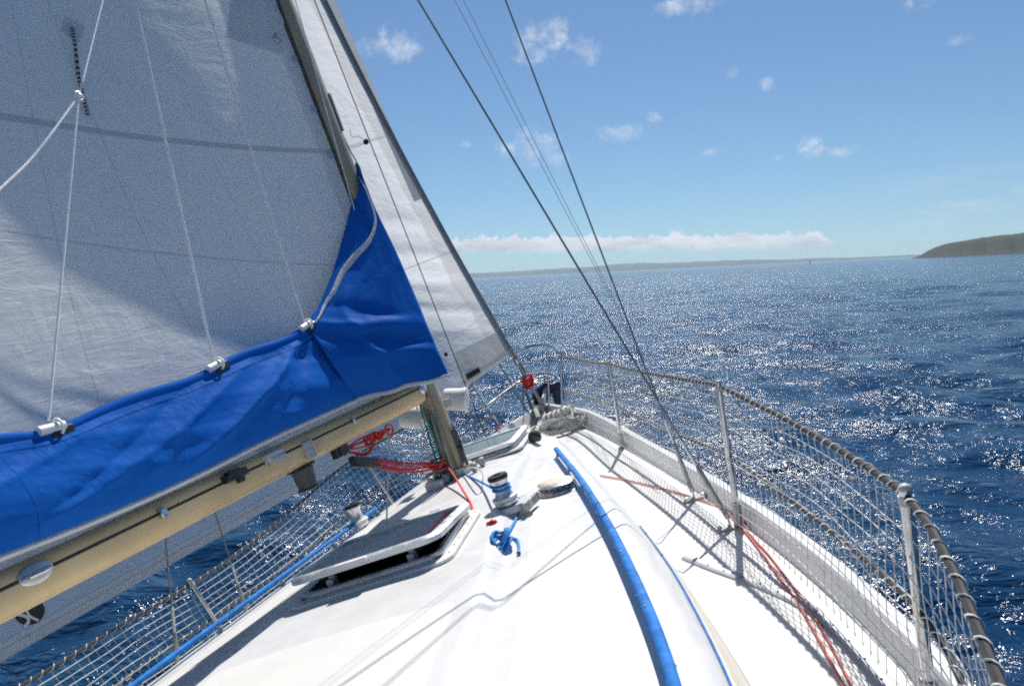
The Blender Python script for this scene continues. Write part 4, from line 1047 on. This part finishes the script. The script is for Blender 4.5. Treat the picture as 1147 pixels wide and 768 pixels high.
#SPLIT4
# ------------------------------------------------------------------ running rigging on deck
# vang tackle: red parts from the black block under the boom to the mast foot
mf = np.array([-.04, 4.14, deckz(-.04, 4.14)+.10])
vb = on_plane(398, 517, G-NS*.0, NS)
vang = emp('boom_vang', 'red rope boom vang tackle from black boom block to the mast foot', 'tackle', mf)
part('block', M().box(vb+(mf-vb)*.10, (mf-vb, Z, NS), (.20, .05, .035)).box(vb+(mf-vb)*.02, (mf-vb, Z, NS), (.06, .03, .03)), black, vang)
for i, (dx, dz) in enumerate(((0, .02), (.015, 0), (-.015, -.005), (.005, -.025))):
    a = vb+(mf-vb)*.16+NS*dx+Z*dz; b = mf+NS*dx*1.2+Z*(dz*.5+.01); part('fall', M().tube(smooth_path([a, (a+b)/2-Z*(.012+.006*i), b], 6), .0055, 8), redrope, vang)
part('block', M().box(mf-Z*.01, (mf-vb, Z, NS), (.10, .06, .04)).lathe(mf-NS*.025, NS, [(0, .03), (.05, .03)], 14), greydark, vang)
rnd = random.Random(3); kn = []
for i in range(26):
    a = i*.9; kn.append(mf+np.array([.045*math.cos(a)+.01*rnd.random(), -.02+.045*math.sin(a*1.3), .012+.030*math.sin(a*.7)]))
part('knot', M().tube(smooth_path(kn, 5), .0055, 7), redrope, vang)
tail = [mf, mf+np.array([.06, -.04, -.02]), on_deck(523, 556, .012), on_deck(527, 563, .01), on_deck(529, 570, .008), on_deck(527, 577, .008)]
part('tail', M().tube(smooth_path(tail, 6), .0055, 8), redrope, vang)
# red lashings hanked up below the boom
r0, r1 = [on_plane(px, py, G, NS) for px, py in ((392, 503), (436, 481))]
rg = emp('reefing_lashing', 'red reefing line bunched in loops under the boom near its inner end', 'rope', r0)
m = M()
for i in range(6):
    o_ = NS*(.012*math.sin(i*2.2))+Z*(.014*math.cos(i*1.7)); m.tube(smooth_path([r0+o_, r0*.6+r1*.4+o_*1.6-Z*.02*(i % 3), r0*.3+r1*.7-o_, r1+o_*.6], 6), .0045, 7)
part('strands', m, redrope, rg)
kn = []
for i in range(30):
    a = i*1.1; kn.append(r0*.45+r1*.55+bd*(.05*math.cos(a*.4))+NS*(.022*math.sin(a))+Z*(.022*math.cos(a*1.3)))
part('knot', M().tube(smooth_path(kn, 5), .005, 7), redrope, rg)
kn = [r1+bd*(.035*math.cos(a))+Z*(.028*math.sin(a)) for a in np.linspace(0, 2*math.pi, 12)[:-1]]
part('loop', M().tube(kn, .0055, 8, closed=True), redrope, rg)
# topping line hanging from boom to deck
a = on_plane(436, 484, G, NS); b = on_deck(433, 587, .005); rope('boom_preventer', [a, a*.5+b*.5, b], .0042, whiterope, 'pale grey line hanging straight from the boom to the coachroof')
# green halyards gathered at the mast's after face
gh = emp('halyard_bundle', 'green halyard tails bunched down the after face of the mast foot', 'rope', (0, 4.2, zb))
for i in range(6):
    px0, px1 = 466+i*4.2, 492+i*3.6; a = on_y(px0, 452+i*2, 4.16-.012*(i % 2)); mid = on_y(px0*.5+px1*.5-2+((i*7) % 5), 497, 4.14-.01*(i % 3)); b = on_y(px1, 540-i, 4.17)
    part('rope_tail', M().tube(smooth_path([a, mid, b], 8), .0052, 7), greenrope if i in (1, 2, 4) else (whiterope if i == 0 else (darkwire if i == 3 else wire)), gh)
kn = [on_y(497+10*math.cos(i*1.2), 540+7*math.sin(i*1.7), 4.15) for i in range(18)]
part('coil', M().tube(smooth_path(kn, 5), .006, 7), greenrope, gh)
# blue halyard: mast -> winch -> hank on deck
wtop = wc+Z*.072
a = on_y(521, 531, 4.22); pts = [a, (a+wtop)/2-Z*.012, wtop+np.array([-.036, .012, .0])]
for i in range(22):
    an = math.pi-.4-i*.6; pts.append(wtop+np.array([.0385*math.cos(an), .0385*math.sin(an), -.016+.0016*i]))
tl = [on_deck(q[0], q[1], o_) for q, o_ in (((583, 560), .05), ((579, 578), .012), ((573, 590), .010), ((567, 600), .012))]
rb2 = emp('halyard', 'light blue halyard wound on the winch and hanked on the coachroof', 'rope', wp)
part('line', M().tube(smooth_path(pts+tl, 5), .0058, 8), bluerope, rb2)
kn = []; cc = on_deck(562, 604, .03)
for i in range(64):
    a_ = i*.55; k = i/63; kn.append(cc+np.array([.030*math.cos(a_)*(1+.25*math.sin(i*.9)), .055*math.sin(a_)*(1+.2*math.sin(i*.37)), .022*math.sin(i*.31)+.012*math.cos(a_*2)]))
part('hank', M().tube(smooth_path(kn, 4), .0055, 7), bluerope, rb2)
tl = [on_deck(q[0], q[1], .008) for q in ((567, 601), (573, 602), (579, 604), (581, 610), (581, 618))]
part('tail', M().tube(smooth_path(tl, 5), .0055, 8), bluerope, rb2)
e_ = on_deck(581, 619, .008); part('whipping', M().ball(e_, .0085, 6), greydark, rb2)
p = on_deck(552, 584, .008); part('deck_stopper', M().lathe(p-Z*.008, Z, [(0, .018), (.008, .017), (.016, .010), (.018, .004)], 12).box(p+X*-.018, (X, Y, Z), (.02, .012, .010)), redpl, yacht)
# hose loop at the mast foot
rope('sheet_loop', [on_deck(517, 530, .01), on_deck(525, 524, .06), on_deck(536, 525, .10), on_deck(541, 533, .06), on_deck(540, 543, .005)], .0035, jackrope, 'short white looped cord standing by the mast foot', 'cord')
# furling line in faded red along the starboard side deck: two parts
def deckline(px_pts, off=.007): return [on_deck(px, py, off) for px, py in px_pts]
FRL = 'faded red furling line parts'
rope('furling_line', deckline([(672, 532), (700, 537), (735, 545), (768, 554), (790, 561), (808, 568), (820, 579), (832, 592), (848, 612), (872, 645), (898, 682), (925, 730), (950, 778), (975, 830)]), .0040, pinkrope, 'faded red furling line running along the side deck past both chainplates', 'rope')
rope('sheet_tail', deckline([(822, 572), (829, 580), (842, 600), (862, 622), (885, 652), (908, 684), (934, 728), (956, 772), (985, 830)]), .0032, pinkrope, 'faded red line lying doubled beside the longer red line aft of the stanchion', 'rope')
pts = deckline([(842, 584), (878, 616), (918, 652), (952, 686), (982, 716), (1008, 745), (1022, 768)], .004)
rope('bolt_rope', pts, .0030, netm, 'thin flecked cord lying on the side deck along the net', 'cord')
# mooring rope heap with chain canister on the foredeck
hc = on_deck(630, 486, .0)
mo = emp('mooring_rope', 'heap of weathered white mooring rope coiled on the foredeck', 'rope', hc)
rnd = random.Random(9); pts = []
for i in range(150):
    a = i*.5+.4*rnd.random(); k = i/149; rx, ry = .22*(1-.35*k)+.03*rnd.random(), .17*(1-.35*k)+.03*rnd.random()
    pts.append(hc+np.array([-.02+rx*math.cos(a), .12+ry*math.sin(a), .018+.11*k+.022*math.sin(a*3.1)]))
part('coil', M().tube(smooth_path(pts, 4), .013, 8), whiterope, mo)
m = M()
for k in range(6):
    a = 1.05+k*.12; c0 = hc+np.array([-.12+.045*k, .20+.01*k, .10]); pts = [c0+np.array([.02*math.cos(t)+.012*k*0, .085*math.cos(t), .075*math.sin(t)]) for t in np.linspace(-.3, math.pi+.3, 10)]; m.tube(smooth_path(pts, 4), .013, 8)
part('bights', m, whiterope, mo)
pts = [hc+np.array(q) for q in ((.19, .03, .05), (.02, -.02, .13), (-.12, -.06, .09), (-.02, -.10, .05), (.14, -.07, .03), (.24, .04, .09), (.12, .12, .12))]
part('turn', M().tube(smooth_path(pts, 6), .015, 8), mat('grey worn rope', (.36, .35, .31), .9, var=.25, vscale=80, bump=.9, bscale=150), mo)
cz = on_deck(600, 496, 0); cyl = M().lathe(cz+Z*.01+X*.0, _n([.25, .15, 1]), [(0, .030), (.008, .040), (.03, .045), (.055, .038), (.07, .022), (.075, .008)], 16)
part('fender_bag', cyl, mat('dark bagged rope', (.07, .065, .055), .9, var=.5, vscale=30, bump=1, bscale=60), None, base=cz, label='small dark rope bag tucked beside the white rope heap', cat='bag')

# bow: anchor on its roller
bz = sheer(7.9)+.11
part('bow_roller', M().box((0, 7.84, bz+.02), (X, Y, Z), (.10, .34, .04)).box((.055, 7.86, bz+.06), (X, Y, Z), (.012, .28, .10)).box((-.055, 7.86, bz+.06), (X, Y, Z), (.012, .28, .10)), dullsteel, yacht)
part('stem_fitting', M().box((0, 7.56, bz+.03), (X, Y, Z), (.05, .16, .10)), steel, yacht)
an = emp('anchor', 'dark blue grey plough anchor stowed on the bow roller under the pulpit', 'anchor', (.05, 7.9, bz+.05))
sh = [on_y(604, 470, 7.55), on_y(608, 442, 7.9), on_y(611, 432, 8.05)]
part('shank', M().tube(lin(sh[0]-Z*.02, sh[2], 5), .022, 8), whitepl, an, label='whitish weathered shank')
def tri(pxs, y): return [on_y(a, b, y_) for (a, b), y_ in zip(pxs, y)]
part('fluke', M().prism(tri([(596, 440), (610, 428), (621, 431), (613, 453), (598, 467)], [7.9, 8.0, 8.05, 8.0, 7.9]), Y, .018), anchorm, an)
part('fluke', M().prism(tri([(617, 431), (626, 427), (631, 440), (629, 465), (622, 451)], [8.0, 7.95, 7.9, 7.85, 7.9]), Y*.6+X, .018), anchorm, an)
part('stock', M().tube([on_y(597, 462, 8.0), on_y(592, 447, 8.0), on_y(588, 436, 8.0)], .015, 8), dullsteel, an)
# lashings: red cord on the pulpit
rope('tie_cord', [np.array([-.02, 7.62, .55]), on_y(586, 445, 7.6), on_y(587, 462, 7.55), on_deck(586, 473, .02)], .005, mat('dark crimson cord', (.16, .02, .05), .85, var=.3, vscale=100), 'dark crimson cord hanging from the red furling drum', 'cord')
rope('pulpit_cord', [on_y(600, 420, 7.8), on_y(607, 419, 7.9), on_y(610, 422, 7.95), on_y(610, 436, 7.95)], .005, MATS['dark crimson cord'], 'dark crimson cord looped over the pulpit rail above the anchor', 'cord')
rope('fender_lanyard', [on_y(561, 472, 7.2), on_y(556, 482, 7.15), on_y(551, 492, 7.1)], .010, pinkrope, 'red lanyard tied low on the port pulpit leg', 'cord')
rope('furling_lead', [on_deck(565, 482, .05), on_deck(580, 475, .08), on_deck(588, 470, .10)], .004, redrope, 'short red lead of line between port pulpit leg and bow', 'cord')
#SPLIT5
# distant channel mark
d = world_dir(907, 292); k = 1200/math.hypot(d[0], d[1]); bp = (d[0]*k, d[1]*k, 0)
by = emp('channel_buoy', 'tiny dark channel buoy far off on the horizon', 'buoy', bp, world=True)
part('float', M().lathe(bp, Z, [(-.8, .9), (.5, 1.3), (1.0, 1.2), (1.3, .5)], 14), black, by); part('tower', M().lathe(bp, Z, [(1.2, .45), (4.0, .22), (4.1, .5), (4.9, .4), (5.2, .05)], 10), black, by)
